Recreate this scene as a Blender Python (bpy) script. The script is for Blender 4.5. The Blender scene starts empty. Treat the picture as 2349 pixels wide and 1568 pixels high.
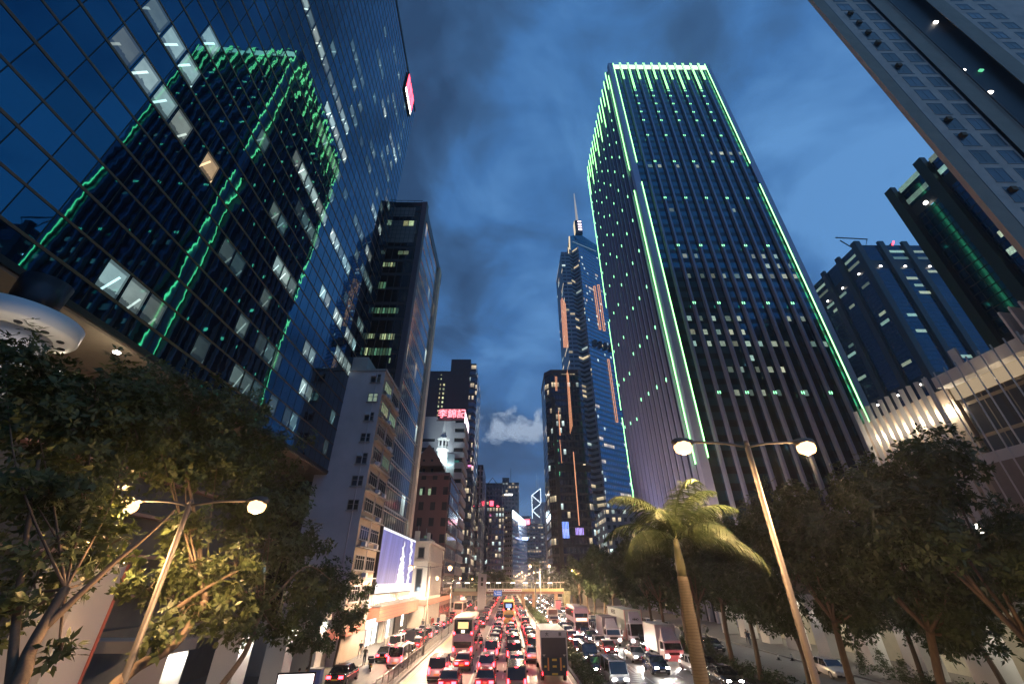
import bpy, math, random
import numpy as np
from mathutils import Vector, Matrix
R = math.radians
scene = bpy.context.scene
COL = scene.collection
rng = random.Random(7)

# ------------------------------------------------------------------ camera
HAZE = .00042
PITCH, YAW, CAMH, FPX = R(30.4), R(-0.5), 8.0, 936.0
cam_d = bpy.data.cameras.new('camera'); cam = bpy.data.objects.new('camera', cam_d); COL.objects.link(cam)
cam_d.sensor_width = 36.0; cam_d.lens = 36.0 * FPX / 2349.0
cam_d.clip_start = 0.1; cam_d.clip_end = 9000
cam.location = (0, 0, CAMH); cam.rotation_euler = (R(90) + PITCH, 0, YAW)
scene.camera = cam
# ------------------------------------------------------------------ exposure
scene.view_settings.view_transform = 'Standard'; scene.view_settings.look = 'None'
scene.view_settings.exposure = 0.0; scene.view_settings.gamma = 1.0
cy = scene.cycles
cy.use_denoising = True
cy.max_bounces = 6; cy.diffuse_bounces = 2; cy.glossy_bounces = 4; cy.transmission_bounces = 4
cy.transparent_max_bounces = 8; cy.volume_bounces = 0
cy.sample_clamp_indirect = 3.0; cy.sample_clamp_direct = 0.0
cy.caustics_reflective = False; cy.caustics_refractive = False
try: cy.use_light_tree = True
except Exception: pass

# ------------------------------------------------------------------ world: dusk sky with clouds
world = bpy.data.worlds.new('World'); scene.world = world; world.use_nodes = True
nt = world.node_tree; N = nt.nodes; L = nt.links
for n in list(N): N.remove(n)
def wn(t, **k):
    n = N.new(t)
    for a, b in k.items(): setattr(n, a, b)
    return n
wout = wn('ShaderNodeOutputWorld'); wbg = wn('ShaderNodeBackground'); L.new(wbg.outputs[0], wout.inputs[0])
sky = wn('ShaderNodeTexSky', sky_type='NISHITA'); sky.sun_disc = False
sky.sun_elevation = R(-1.5); sky.sun_rotation = R(20); sky.altitude = 10; sky.air_density = 1.0; sky.dust_density = 1.0; sky.ozone_density = 3.0
tc = wn('ShaderNodeTexCoord')
def vmath(op, a=None, b=None, c=None):
    n = wn('ShaderNodeVectorMath', operation=op)
    for i, v in enumerate((a, b, c)):
        if v is None: continue
        if hasattr(v, 'is_linked') or hasattr(v, 'links'): L.new(v, n.inputs[i])
        else: n.inputs[i].default_value = v
    return n
def wm(op, a=None, b=None, clamp=False):
    n = wn('ShaderNodeMath', operation=op); n.use_clamp = clamp
    for i, v in enumerate((a, b)):
        if v is None: continue
        if hasattr(v, 'links'): L.new(v, n.inputs[i])
        else: n.inputs[i].default_value = v
    return n.outputs[0]
def wnoise(vec, scale, detail, rough, dist=0.0):
    n = wn('ShaderNodeTexNoise'); L.new(vec, n.inputs['Vector'])
    n.inputs['Scale'].default_value = scale; n.inputs['Detail'].default_value = detail
    n.inputs['Roughness'].default_value = rough; n.inputs['Distortion'].default_value = dist
    return n.outputs['Fac']
def wramp(fac, pts):
    n = wn('ShaderNodeValToRGB'); L.new(fac, n.inputs[0]); e = n.color_ramp.elements
    while len(e) > 1: e.remove(e[-1])
    e[0].position = pts[0][0]; e[0].color = (*pts[0][1], 1)
    for p, c in pts[1:]:
        x = e.new(p); x.color = (*c, 1)
    return n.outputs['Color']
def wmix(fac, a, b):
    n = wn('ShaderNodeMix', data_type='RGBA')
    if hasattr(fac, 'links'): L.new(fac, n.inputs[0])
    else: n.inputs[0].default_value = fac
    for i, v in ((6, a), (7, b)):
        if hasattr(v, 'links'): L.new(v, n.inputs[i])
        else: n.inputs[i].default_value = (*v, 1)
    return n.outputs[2]
gen = tc.outputs['Generated']
# cloud coordinates: direction divided by height, so that clouds lie in a layer
sep = wn('ShaderNodeSeparateXYZ'); L.new(gen, sep.inputs[0])
zz = wm('MAXIMUM', sep.outputs[2], 0.08)
comb = wn('ShaderNodeCombineXYZ')
L.new(wm('DIVIDE', sep.outputs[0], wm('ADD', zz, 0.25)), comb.inputs[0]); L.new(wm('DIVIDE', sep.outputs[1], wm('ADD', zz, 0.25)), comb.inputs[1])
n_big = wnoise(comb.outputs[0], 1.15, 3, 0.5, 0.35)
n_fine = wnoise(comb.outputs[0], 3.2, 7, 0.55, 0.5)
nn = wm('ADD', wm('MULTIPLY', n_big, 0.62), wm('MULTIPLY', n_fine, 0.38))
# brighter towards the right-hand side of the street (the west glow behind the clouds)
side = wm('ADD', wm('MULTIPLY', sep.outputs[0], 0.26), wm('MULTIPLY', sep.outputs[2], 0.10))
n_streak = wnoise(comb.outputs[0], 5.5, 8, 0.62, 1.2)
nn = wm('ADD', wm('MULTIPLY', wm('SUBTRACT', nn, .5), 1.75), wm('ADD', .49, wm('MULTIPLY', wm('SUBTRACT', n_streak, .5), .16)))
tt = wm('ADD', nn, side, True)
cloud = wramp(tt, [(0.40, (.024, .058, .125)), (0.49, (.042, .108, .235)), (0.58, (.060, .185, .44)), (0.72, (.130, .33, .67))])
skyc = vmath('MULTIPLY', sky.outputs[0], (0.10, 0.10, 0.10)).outputs[0]
base = wn('ShaderNodeMix', data_type='RGBA', blend_type='ADD'); base.inputs[0].default_value = 1.0
L.new(cloud, base.inputs[6]); L.new(skyc, base.inputs[7])
# horizon band a little paler
hz = wm('SUBTRACT', 1.0, wm('MULTIPLY', zz, 2.4), True)
c1 = wmix(wm('MULTIPLY', hz, 0.45), base.outputs[2], (.085, .19, .40))
# one low white cloud lit by the last light
cd = Vector((0.020, 0.949, 0.316)).normalized()
dv = vmath('SUBTRACT', gen, tuple(cd)).outputs[0]
rot = wn('ShaderNodeMapping'); rot.vector_type = 'POINT'; L.new(dv, rot.inputs[0]); rot.inputs['Rotation'].default_value = (0, R(22), 0)
rot.inputs['Scale'].default_value = (9.5, 1, 27)
ln = vmath('LENGTH', rot.outputs[0]).outputs['Value']
n_w = wnoise(gen, 22, 6, 0.6, 0.3)
cm = wm('MULTIPLY', wm('ADD', wm('SUBTRACT', 1.0, ln), wm('MULTIPLY', wm('SUBTRACT', n_w, 0.5), 3.2)), 1.7, True)
c2 = wmix(wm('MULTIPLY', cm, 0.95), c1, (.55, .68, .86))
L.new(c2, wbg.inputs[0]); wbg.inputs[1].default_value = 1.0

sun_d = bpy.data.lights.new('sun', 'SUN'); sun_d.energy = 0.02; sun_d.angle = R(20); sun_d.color = (1, .8, .65)
sun_o = bpy.data.objects.new('sun', sun_d); COL.objects.link(sun_o); sun_o.rotation_euler = (R(88), 0, R(-160))

# ------------------------------------------------------------------ pixel -> world helpers (photo shown 2349 px wide)
_c, _s = math.cos(PITCH), math.sin(PITCH)
def ray(x, y):
    u = (x - 1174.5) / FPX; v = (784 - y) / FPX
    d = (u, _c - v * _s, _s + v * _c); cw, sw = math.cos(YAW), math.sin(YAW)
    return (d[0]*cw - d[1]*sw, d[0]*sw + d[1]*cw, d[2])
def atY(x, y, Y): d = ray(x, y); t = Y/d[1]; return Vector((d[0]*t, Y, CAMH + d[2]*t))
def atX(x, y, X): d = ray(x, y); t = X/d[0]; return Vector((X, d[1]*t, CAMH + d[2]*t))
def atZ(x, y, Z=0.0): d = ray(x, y); t = (Z-CAMH)/d[2]; return Vector((d[0]*t, d[1]*t, Z))

# ------------------------------------------------------------------ mesh helpers
class MB:
    def __init__(s): s.v = []; s.f = []; s.m = []; s.sm = []
    def quad(s, a, b, c, d, m=0, sm=False):
        i = len(s.v); s.v += [tuple(a), tuple(b), tuple(c), tuple(d)]; s.f.append((i, i+1, i+2, i+3)); s.m.append(m); s.sm.append(sm); return s
    def poly(s, pts, m=0, sm=False):
        i = len(s.v); s.v += [tuple(p) for p in pts]; s.f.append(tuple(range(i, i+len(pts)))); s.m.append(m); s.sm.append(sm); return s
    def box(s, x0, x1, y0, y1, z0, z1, m=0, skip=''):
        if x0 > x1: x0, x1 = x1, x0
        if y0 > y1: y0, y1 = y1, y0
        if z0 > z1: z0, z1 = z1, z0
        i = len(s.v)
        s.v += [(x0,y0,z0),(x1,y0,z0),(x1,y1,z0),(x0,y1,z0),(x0,y0,z1),(x1,y0,z1),(x1,y1,z1),(x0,y1,z1)]
        for k, f in (('b',(0,3,2,1)),('t',(4,5,6,7)),('f',(0,1,5,4)),('r',(1,2,6,5)),('k',(2,3,7,6)),('l',(3,0,4,7))):
            if k in skip: continue
            s.f.append(tuple(i+j for j in f)); s.m.append(m); s.sm.append(False)
        return s
    def prism(s, pts, z0, z1, m=0, mt=None, cap=True):
        n = len(pts)                      # counter-clockwise plan outline
        z1s = z1 if hasattr(z1, '__len__') else [z1]*n
        i = len(s.v); s.v += [(p[0], p[1], z0) for p in pts] + [(p[0], p[1], z1s[k]) for k, p in enumerate(pts)]
        for k in range(n):
            j = (k+1) % n; s.f.append((i+k, i+j, i+n+j, i+n+k)); s.m.append(m); s.sm.append(False)
        if cap:
            s.f.append(tuple(i+n+k for k in range(n))); s.m.append(m if mt is None else mt); s.sm.append(False)
            s.f.append(tuple(i+k for k in reversed(range(n)))); s.m.append(m if mt is None else mt); s.sm.append(False)
        return s
    def tube(s, pts, rad, n=8, m=0, cap=True):
        pts = [Vector(p) for p in pts]; rad = rad if hasattr(rad, '__len__') else [rad]*len(pts)
        base = len(s.v); up = Vector((0.13, 0.21, 1)).normalized()
        for k, p in enumerate(pts):
            t = (pts[min(k+1, len(pts)-1)] - pts[max(k-1, 0)])
            t = t.normalized() if t.length > 1e-9 else Vector((0,0,1))
            a = t.cross(up)
            if a.length < 0.05: a = t.cross(Vector((1,0,0)))
            a.normalize(); b = t.cross(a)
            for q in range(n):
                w = 2*math.pi*q/n; s.v.append(tuple(p + (a*math.cos(w) + b*math.sin(w))*rad[k]))
        for k in range(len(pts)-1):
            for q in range(n):
                r = (q+1) % n; s.f.append((base+k*n+q, base+k*n+r, base+(k+1)*n+r, base+(k+1)*n+q)); s.m.append(m); s.sm.append(True)
        if cap:
            s.f.append(tuple(base+q for q in reversed(range(n)))); s.m.append(m); s.sm.append(False)
            e = base+(len(pts)-1)*n; s.f.append(tuple(e+q for q in range(n))); s.m.append(m); s.sm.append(False)
        return s
    def lathe(s, cx, cy, prof, n=24, m=0):
        i = len(s.v)
        for (r, z) in prof:
            for q in range(n):
                w = 2*math.pi*q/n; s.v.append((cx+r*math.cos(w), cy+r*math.sin(w), z))
        for k in range(len(prof)-1):
            for q in range(n):
                r_ = (q+1) % n; s.f.append((i+k*n+q, i+k*n+r_, i+(k+1)*n+r_, i+(k+1)*n+q)); s.m.append(m); s.sm.append(True)
        s.f.append(tuple(i+q for q in reversed(range(n)))); s.m.append(m); s.sm.append(False)
        e = i+(len(prof)-1)*n; s.f.append(tuple(e+q for q in range(n))); s.m.append(m); s.sm.append(False)
        return s
    def mesh(s, name, mats):
        me = bpy.data.meshes.new(name); me.from_pydata(s.v, [], s.f)
        for m in (mats if isinstance(mats, (list, tuple)) else [mats]): me.materials.append(m)
        me.polygons.foreach_set('material_index', s.m); me.polygons.foreach_set('use_smooth', s.sm)
        uv = me.uv_layers.new(name='UVMap').data
        for p in me.polygons:
            nx, ny, nz = p.normal
            for li in p.loop_indices:
                x, y, z = me.vertices[me.loops[li].vertex_index].co
                if abs(nz) > .8: uv[li].uv = (x, y)
                else:
                    h = math.hypot(nx, ny) or 1; uv[li].uv = ((-ny*x + nx*y)/h, z)
        me.update(); return me
    def build(s, name, mats, parent=None, loc=None, rz=None):
        return link(name, s.mesh(name, mats), parent, loc, rz)
def link(name, me, parent=None, loc=None, rz=None):
    o = bpy.data.objects.new(name, me); COL.objects.link(o)
    if parent is not None: o.parent = parent
    if loc is not None: o.location = loc
    if rz is not None: o.rotation_euler = (0, 0, rz)
    return o
def tag(o, label=None, cat=None, group=None, kind=None):
    if label: o['label'] = label
    if cat: o['category'] = cat
    if group: o['group'] = group
    if kind: o['kind'] = kind
    return o
def thing(name, label, cat, loc=(0,0,0), rz=0.0, group=None):
    o = bpy.data.objects.new(name, None); COL.objects.link(o); o.location = loc; o.rotation_euler = (0,0,rz)
    o.empty_display_size = .3
    return tag(o, label, cat, group)
KIDS = {}
def kids(o): return [c for c in COL.objects if c.parent == o]
def dup(o, loc, rz, label, cols=None):
    key = o.name
    if key not in KIDS: KIDS[key] = [(c, kids(c)) for c in kids(o)]
    r = o.copy(); COL.objects.link(r); r.location = loc; r.rotation_euler = (0,0,rz); r['label'] = label
    for c, gs in KIDS[key]:
        d = c.copy(); COL.objects.link(d); d.parent = r
        if cols: d.color = cols
        for g in gs:
            e = g.copy(); COL.objects.link(e); e.parent = d
    if cols: r.color = cols
    return r
def smooth_curve(pts, n):
    pts = [Vector(p) for p in pts]; out = []
    for k in range(len(pts)-1):
        p0 = pts[max(k-1,0)]; p1 = pts[k]; p2 = pts[k+1]; p3 = pts[min(k+2, len(pts)-1)]
        for q in range(n):
            t = q/n; out.append(0.5*((2*p1)+(p2-p0)*t+(2*p0-5*p1+4*p2-p3)*t*t+(3*p1-p0-3*p2+p3)*t**3))
    out.append(pts[-1]); return out
def light(name, kind, loc, energy, color, parent=None, size=.15, rot=None, spot=None, blend=.6):
    d = bpy.data.lights.new(name, kind); d.energy = energy; d.color = color
    if kind == 'AREA': d.shape = 'RECTANGLE'; d.size = size if not isinstance(size, tuple) else size[0]; d.size_y = size if not isinstance(size, tuple) else size[1]
    else: d.shadow_soft_size = size
    if kind == 'SPOT': d.spot_size = spot; d.spot_blend = blend
    o = bpy.data.objects.new(name, d); COL.objects.link(o); o.location = loc
    if rot is not None: o.rotation_euler = rot
    if parent is not None: o.parent = parent
    return o
def aim(o, target):
    o.rotation_euler = (Vector(target) - Vector(o.location)).to_track_quat('-Z', 'Y').to_euler()
    return o

# ------------------------------------------------------------------ materials
MATS = {}
def newmat(name):
    m = bpy.data.materials.new(name); m.use_nodes = True; MATS[name] = m
    return m, m.node_tree.nodes, m.node_tree.links, m.node_tree.nodes['Principled BSDF']
def setc(s, v): s.default_value = (*v, 1) if len(v) == 3 else v
class G:                                   # tiny node-graph helper
    def __init__(s, name):
        s.m, s.N, s.L, s.P = newmat(name)
    def n(s, t, **k):
        n = s.N.new(t)
        for a, b in k.items(): setattr(n, a, b)
        return n
    def put(s, v, sock):
        if hasattr(v, 'links'): s.L.new(v, sock)
        elif isinstance(v, tuple): sock.default_value = (*v, 1) if (len(v) == 3 and sock.type == 'RGBA') else v
        else: sock.default_value = v
    def math(s, op, a, b=0.0, c=None, clamp=False):
        n = s.n('ShaderNodeMath', operation=op); n.use_clamp = clamp; s.put(a, n.inputs[0]); s.put(b, n.inputs[1])
        if c is not None: s.put(c, n.inputs[2])
        return n.outputs[0]
    def vm(s, op, a, b=None):
        n = s.n('ShaderNodeVectorMath', operation=op); s.put(a, n.inputs[0])
        if b is not None: s.put(b, n.inputs[1])
        return n.outputs[0]
    def mix(s, f, a, b):
        n = s.n('ShaderNodeMix', data_type='RGBA'); s.put(f, n.inputs[0]); s.put(a, n.inputs[6]); s.put(b, n.inputs[7]); return n.outputs[2]
    def fmix(s, f, a, b):
        n = s.n('ShaderNodeMix', data_type='FLOAT'); s.put(f, n.inputs[0]); s.put(a, n.inputs[2]); s.put(b, n.inputs[3]); return n.outputs[0]
    def noise(s, vec, scale, detail=4, rough=.55, dist=0.0, col=False):
        n = s.n('ShaderNodeTexNoise')
        if vec is not None: s.put(vec, n.inputs['Vector'])
        n.inputs['Scale'].default_value = scale; n.inputs['Detail'].default_value = detail; n.inputs['Roughness'].default_value = rough; n.inputs['Distortion'].default_value = dist
        return n.outputs['Color' if col else 'Fac']
    def white(s, vec):
        n = s.n('ShaderNodeTexWhiteNoise', noise_dimensions='3D'); s.put(vec, n.inputs['Vector']); return n
    def coord(s, k='Object'): return s.n('ShaderNodeTexCoord').outputs[k]
    def xyz(s, v): n = s.n('ShaderNodeSeparateXYZ'); s.put(v, n.inputs[0]); return n.outputs
    def comb(s, x, y, z=0.0): n = s.n('ShaderNodeCombineXYZ'); s.put(x, n.inputs[0]); s.put(y, n.inputs[1]); s.put(z, n.inputs[2]); return n.outputs[0]
    def bump(s, h, strength, dist=0.05):
        n = s.n('ShaderNodeBump'); n.inputs['Strength'].default_value = strength; n.inputs['Distance'].default_value = dist; s.put(h, n.inputs['Height']); s.L.new(n.outputs[0], s.P.inputs['Normal']); return n
    def set(s, **k):
        nm = dict(color='Base Color', rough='Roughness', metal='Metallic', spec='Specular IOR Level', emis='Emission Color', es='Emission Strength', coat='Coat Weight', coatr='Coat Roughness', ior='IOR', trans='Transmission Weight', alpha='Alpha', sss='Subsurface Weight')
        for a, b in k.items(): s.put(b, s.P.inputs[nm[a]])
        return s
def plain(name, color, rough=.6, metal=0.0, var=.18, scale=1.5, **k):
    g = G(name); n = g.noise(g.coord(), scale, 5, .6)
    f = g.math('ADD', g.math('MULTIPLY', g.math('SUBTRACT', n, .5), var*2), 1.0)
    g.set(color=g.vm('MULTIPLY', color, g.comb(f, f, f)), rough=rough, metal=metal, **k); return g.m
def emit(name, color, strength, rough=.4):
    g = G(name); g.set(color=(.02,.02,.02), rough=rough, emis=color, es=strength); g.m.cycles.emission_sampling = 'AUTO'; return g.m

def facade(name, fw, fh, ww, wh, wall, glass, lit=0.06, rowlit=0.05, es=1.2, metal=.85, rough=.06, wallrough=.7, warm=.4, bump=0.0, mull=0.0, seed=0.0, wmetal=0.0, dim=0.0):
    """procedural window grid in metres on the UV map; some windows are lit"""
    g = G(name); uv = g.xyz(g.coord('UV'))
    u = g.math('DIVIDE', uv[0], fw); v = g.math('DIVIDE', uv[1], fh)
    cu = g.math('FLOOR', u); cv = g.math('FLOOR', v); fu = g.math('SUBTRACT', u, cu); fv = g.math('SUBTRACT', v, cv)
    inu = g.math('LESS_THAN', g.math('ABSOLUTE', g.math('SUBTRACT', fu, .5)), ww/2)
    inv = g.math('LESS_THAN', g.math('ABSOLUTE', g.math('SUBTRACT', fv, .5)), wh/2)
    win = g.math('MULTIPLY', inu, inv)
    w1 = g.white(g.comb(cu, cv, seed)); w2 = g.white(g.comb(g.math('FLOOR', g.math('DIVIDE', cu, 6.0)), cv, seed+5.0)); w3 = g.white(g.comb(cu, cv, seed+9.0))
    on = g.math('MAXIMUM', g.math('LESS_THAN', w1.outputs['Value'], lit), g.math('MULTIPLY', g.math('LESS_THAN', w2.outputs['Value'], rowlit), g.math('LESS_THAN', w3.outputs['Value'], .75)))
    on = g.math('MULTIPLY', on, win)
    # ceiling of a lit room is brighter than its lower part
    inner = g.math('ADD', .35, g.math('MULTIPLY', g.math('POWER', g.math('ABSOLUTE', fv), 2.0), 1.0))
    nz = g.noise(g.coord('UV'), 2.3, 2, .6)
    e = g.math('MULTIPLY', g.math('MULTIPLY', on, inner), g.math('MULTIPLY', g.math('ADD', w3.outputs['Value'], .35), g.math('MULTIPLY', g.math('ADD', nz, .3), es*1.4)))
    ec = g.mix(g.math('LESS_THAN', w2.outputs['Value'], warm), (.80, 1.0, .95), (1.0, .80, .50))
    gl = g.mix(w1.outputs['Value'], tuple(c*.82 for c in glass), glass)
    nb = g.noise(g.coord('Object'), .12, 4, .6)
    wf = g.math('ADD', .8, g.math('MULTIPLY', nb, .4))
    wl = g.vm('MULTIPLY', wall, g.comb(wf, wf, wf))
    g.set(color=g.mix(win, wl, gl), metal=g.fmix(win, wmetal, metal), rough=g.fmix(win, wallrough, rough), emis=ec, es=e)
    g.m.cycles.emission_sampling = 'NONE'
    return g.m

M = {}
# road asphalt with wear
g = G('asphalt'); p = g.coord(); a = g.noise(p, .25, 6, .6); b = g.noise(p, 60, 2, .5)
strk = g.noise(g.vm('MULTIPLY', p, (1.1, .03, 1.0)), 1.0, 4, .6)
f = g.math('ADD', g.math('MULTIPLY', a, .4), g.math('MULTIPLY', strk, .6))
g.set(color=g.mix(f, (.15, .14, .132), (.31, .285, .26)), rough=g.fmix(a, .33, .6)); g.bump(b, .25, .01); M['asphalt'] = g.m
g = G('paving'); p = g.coord(); br = g.n('ShaderNodeTexBrick'); g.put(p, br.inputs['Vector']); br.inputs['Scale'].default_value = 2.2; br.inputs['Mortar Size'].default_value = .02
br.inputs['Color1'].default_value = (.20,.17,.15,1); br.inputs['Color2'].default_value = (.15,.135,.125,1); br.inputs['Mortar'].default_value = (.07,.065,.06,1)
a = g.noise(p, .4, 5, .6); g.set(color=g.mix(g.math('MULTIPLY', a, .6), br.outputs['Color'], (.10, .09, .08)), rough=.65); M['paving'] = g.m
M['kerb'] = plain('kerb_concrete', (.28,.27,.25), .8)
M['line_white'] = plain('road_paint_white', (.62,.62,.6), .6, var=.35, scale=3)
M['line_yellow'] = plain('road_paint_yellow', (.62,.42,.10), .6, var=.35, scale=3)
M['concrete'] = plain('concrete', (.30,.29,.28), .8, var=.3, scale=.5)
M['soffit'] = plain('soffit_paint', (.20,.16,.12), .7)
M['white_panel'] = plain('white_panel', (.62,.60,.58), .45, var=.1, scale=.3)
M['dark_metal'] = plain('dark_metal', (.03,.03,.035), .35, .7)
M['grey_metal'] = plain('grey_metal', (.32,.31,.30), .45, .6)
M['pole'] = plain('pole_galvanised', (.11,.095,.085), .5, .35)
M['black'] = plain('black_matt', (.012,.012,.013), .6)
M['neon_green'] = emit('neon_green', (.30, 1.0, .28), 6.0)
M['neon_white_green'] = emit('neon_band', (.68, 1.0, .66), 2.2)
M['neon_orange'] = emit('neon_orange', (1.0, .42, .22), 1.2)
M['neon_red'] = emit('neon_red', (1.0, .06, .10), 6.0)
M['white_lamp'] = emit('white_lamp', (1.0, .93, .82), 9.0)
M['sodium'] = emit('lamp_lens_warm', (1.0, .56, .24), 3.6)
M['sodium_far'] = emit('lamp_lens_far', (1.0, .55, .24), 5.0)
# ------------------------------------------------------------------ more materials
def glass_wall(name, base, fw, fh, z0, s0, amp, rough=.015, line=(.012,.012,.014)):
    """mirror glass panels, each slightly bowed, between dark joints"""
    g = G(name); p = g.xyz(g.coord('Object'))
    u = g.math('DIVIDE', g.math('SUBTRACT', p[1], s0), fw); v = g.math('DIVIDE', g.math('SUBTRACT', p[2], z0), fh)
    cu = g.math('FLOOR', u); cv = g.math('FLOOR', v); fu = g.math('SUBTRACT', u, cu); fv = g.math('SUBTRACT', v, cv)
    w = g.white(g.comb(cu, cv, 1.0)); wc = g.xyz(w.outputs['Color'])
    # pillow + tilt + ripple, different for each pane
    du = g.math('SUBTRACT', fu, .5); dv = g.math('SUBTRACT', fv, .5)
    h1 = g.math('MULTIPLY', g.math('ADD', g.math('MULTIPLY', du, du), g.math('MULTIPLY', dv, dv)), g.math('MULTIPLY', g.math('SUBTRACT', wc[0], .35), 3.4))
    h2 = g.math('ADD', g.math('MULTIPLY', du, g.math('SUBTRACT', wc[1], .5)), g.math('MULTIPLY', dv, g.math('SUBTRACT', wc[2], .5)))
    rip = g.noise(g.vm('ADD', g.coord('Object'), g.vm('MULTIPLY', w.outputs['Color'], (9.0, 9.0, 9.0))), .75, 1.5, .5)
    hh = g.math('ADD', g.math('ADD', h1, g.math('MULTIPLY', h2, 1.1)), g.math('MULTIPLY', rip, 1.0))
    g.bump(hh, 1.0, amp)
    k = g.math('ADD', .82, g.math('MULTIPLY', wc[0], .3))
    g.set(color=g.vm('MULTIPLY', base, g.comb(k, k, k)), metal=1.0, rough=rough)
    return g.m
M['mirror_blue'] = glass_wall('mirror_glass_blue', (.024, .118, .195), 1.63, 4.08/2, 22.05, -48.2-1.63*60, .0026)
# lit office window: lamps on the ceiling, furniture dark along the sill
g = G('lit_window'); oi = g.n('ShaderNodeObjectInfo'); uv = g.coord('UV'); sc_ = g.vm('ADD', uv, g.comb(g.math('MULTIPLY', oi.outputs['Random'], 50.0), 0.0))
xz = g.xyz(uv); rows = g.math('FRACT', g.math('MULTIPLY', g.xyz(sc_)[1], .9))
nz = g.noise(sc_, 1.3, 2, .5); nb = g.noise(sc_, 4.0, 1, .5)
lampv = g.math('MULTIPLY', g.math('GREATER_THAN', nb, .66), .7)
sc2 = g.math('ADD', g.math('ADD', .30, g.math('MULTIPLY', nz, .7)), lampv)
st = g.math('MULTIPLY', sc2, g.math('ADD', .20, g.math('MULTIPLY', g.math('POWER', oi.outputs['Random'], 1.3), 1.0)))
ec = g.mix(g.math('FRACT', g.math('MULTIPLY', oi.outputs['Random'], 7.3)), (.50, .88, .92), (.86, .95, .78))
oc = oi.outputs['Color']
g.set(color=(.05,.10,.13), rough=.04, metal=.5, emis=g.vm('MULTIPLY', ec, oc), es=g.math('MULTIPLY', st, .85)); g.m.cycles.emission_sampling = 'NONE'; M['lit'] = g.m
g = G('lit_window_tower'); oi = g.n('ShaderNodeObjectInfo'); uv = g.xyz(g.coord('UV'))
cu_ = g.math('DIVIDE', g.math('SUBTRACT', uv[0], -48.2-1.63*60), 1.63); cv_ = g.math('DIVIDE', g.math('SUBTRACT', uv[1], 22.05), 2.04)
fu_ = g.math('FRACT', cu_); fv_ = g.math('FRACT', cv_); cell = g.comb(g.math('FLOOR', cu_), g.math('FLOOR', cv_), 3.0); wn_ = g.white(cell); wv = g.xyz(wn_.outputs['Color'])
ceil_ = g.math('GREATER_THAN', fv_, g.math('MULTIPLY', wv[0], .22))
dg_ = g.math('FRACT', g.math('ADD', g.math('MULTIPLY', g.math('ADD', fu_, g.math('MULTIPLY', fv_, -.55)), 1.15), wv[1]))
streak = g.math('MULTIPLY', g.math('LESS_THAN', g.math('ABSOLUTE', g.math('SUBTRACT', dg_, .5)), .055), g.math('LESS_THAN', fv_, g.math('ADD', .35, g.math('MULTIPLY', wv[2], .5))))
rev = g.math('MAXIMUM', g.math('GREATER_THAN', fu_, .86), g.math('GREATER_THAN', fv_, .84))
blind = g.math('LESS_THAN', wv[1], .25)
clut = g.math('MULTIPLY', g.math('LESS_THAN', fv_, g.math('ADD', .06, g.math('MULTIPLY', g.noise(g.coord('UV'), 2.6, 3, .7), .32))), .8)
tile = g.noise(g.coord('UV'), .8, 3, .6)
base_ = g.math('MULTIPLY', g.math('ADD', .30, g.math('MULTIPLY', tile, .55)), g.math('SUBTRACT', 1.0, g.math('MULTIPLY', rev, .62)))
base_ = g.math('MULTIPLY', base_, g.math('SUBTRACT', 1.0, g.math('MULTIPLY', clut, .9)))
v_ = g.math('ADD', base_, g.math('MULTIPLY', streak, 1.5))
v_ = g.math('MULTIPLY', v_, g.math('ADD', .18, g.math('MULTIPLY', wv[2], .95)))
g.set(color=(.05,.12,.16), rough=.03, metal=.6, emis=g.vm('MULTIPLY', g.mix(wv[0], (.50,.84,.88), (.80,.92,.80)), oi.outputs['Color']), es=g.math('MULTIPLY', v_, .85)); g.m.cycles.emission_sampling = 'NONE'; M['lit_a'] = g.m
M['mull'] = plain('mullion_dark', (.016,.016,.018), .4, .6)
M['mull_copper'] = plain('mullion_bronze', (.16,.09,.06), .35, .8)
def panes(par, rects, mat, name='window', colour=(1,1,1,1), cap=96):
    """rects: list of 4-corner tuples; each is one window part, beyond the cap one more part"""
    rest = MB(); k = 0
    for q in rects:
        if k < cap:
            o = MB().quad(*q).build(name, mat, par); o.color = colour; k += 1
        else: rest.quad(*q)
    if rest.f: o = rest.build(name, mat, par); o['kind'] = 'stuff'; o.color = colour

# ================================================================== setting: ground, road, pavements
def struct(name, mb, mat): return tag(mb.build(name, mat), kind='structure')
struct('ground', MB().quad((-3000,-200,-.02),(3000,-200,-.02),(3000,6000,-.02),(-3000,6000,-.02)), M['concrete'])
rd = MB().quad((-10.0,-30,0),(6.4,-30,0),(6.4,620,0),(-10.0,620,0)).quad((8.7,-30,0),(21.6,-30,0),(21.6,620,0),(8.7,620,0))
rd.quad((-16.2,-30,-.004),(-10.0,-30,-.004),(-10.0,420,-.004),(-16.2,420,-.004)).quad((25.6,-30,-.004),(34.2,-30,-.004),(34.2,330,-.004),(25.6,330,-.004))
struct('road', rd, M['asphalt'])
pv = MB().box(-30,-16.2,-30,420,-.3,.14)
struct('pavement', pv, M['paving'])
struct('pavement', MB().box(34.2,60,-30,330,-.3,.14), M['paving'])
kb = MB().box(-16.2,-15.95,-30,420,-.3,.15).box(33.95,34.2,-30,330,-.3,.15)
kb.box(6.4,6.65,-30,620,-.3,.17).box(8.45,8.7,-30,620,-.3,.17).box(21.6,21.85,-30,330,-.3,.17).box(25.35,25.6,-30,330,-.3,.17)
kb.box(-11.1,-10.85,-30,400,-.3,.16).box(-10.2,-9.95,-30,400,-.3,.16)
struct('kerb', kb, M['kerb'])
struct('pavement', MB().box(-10.85,-10.2,-30,400,-.3,.13), M['paving'])
lm = MB()
def stripe(x, y0, y1, w=.13, z=.004): lm.quad((x-w/2,y0,z),(x+w/2,y0,z),(x+w/2,y1,z),(x-w/2,y1,z))
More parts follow.
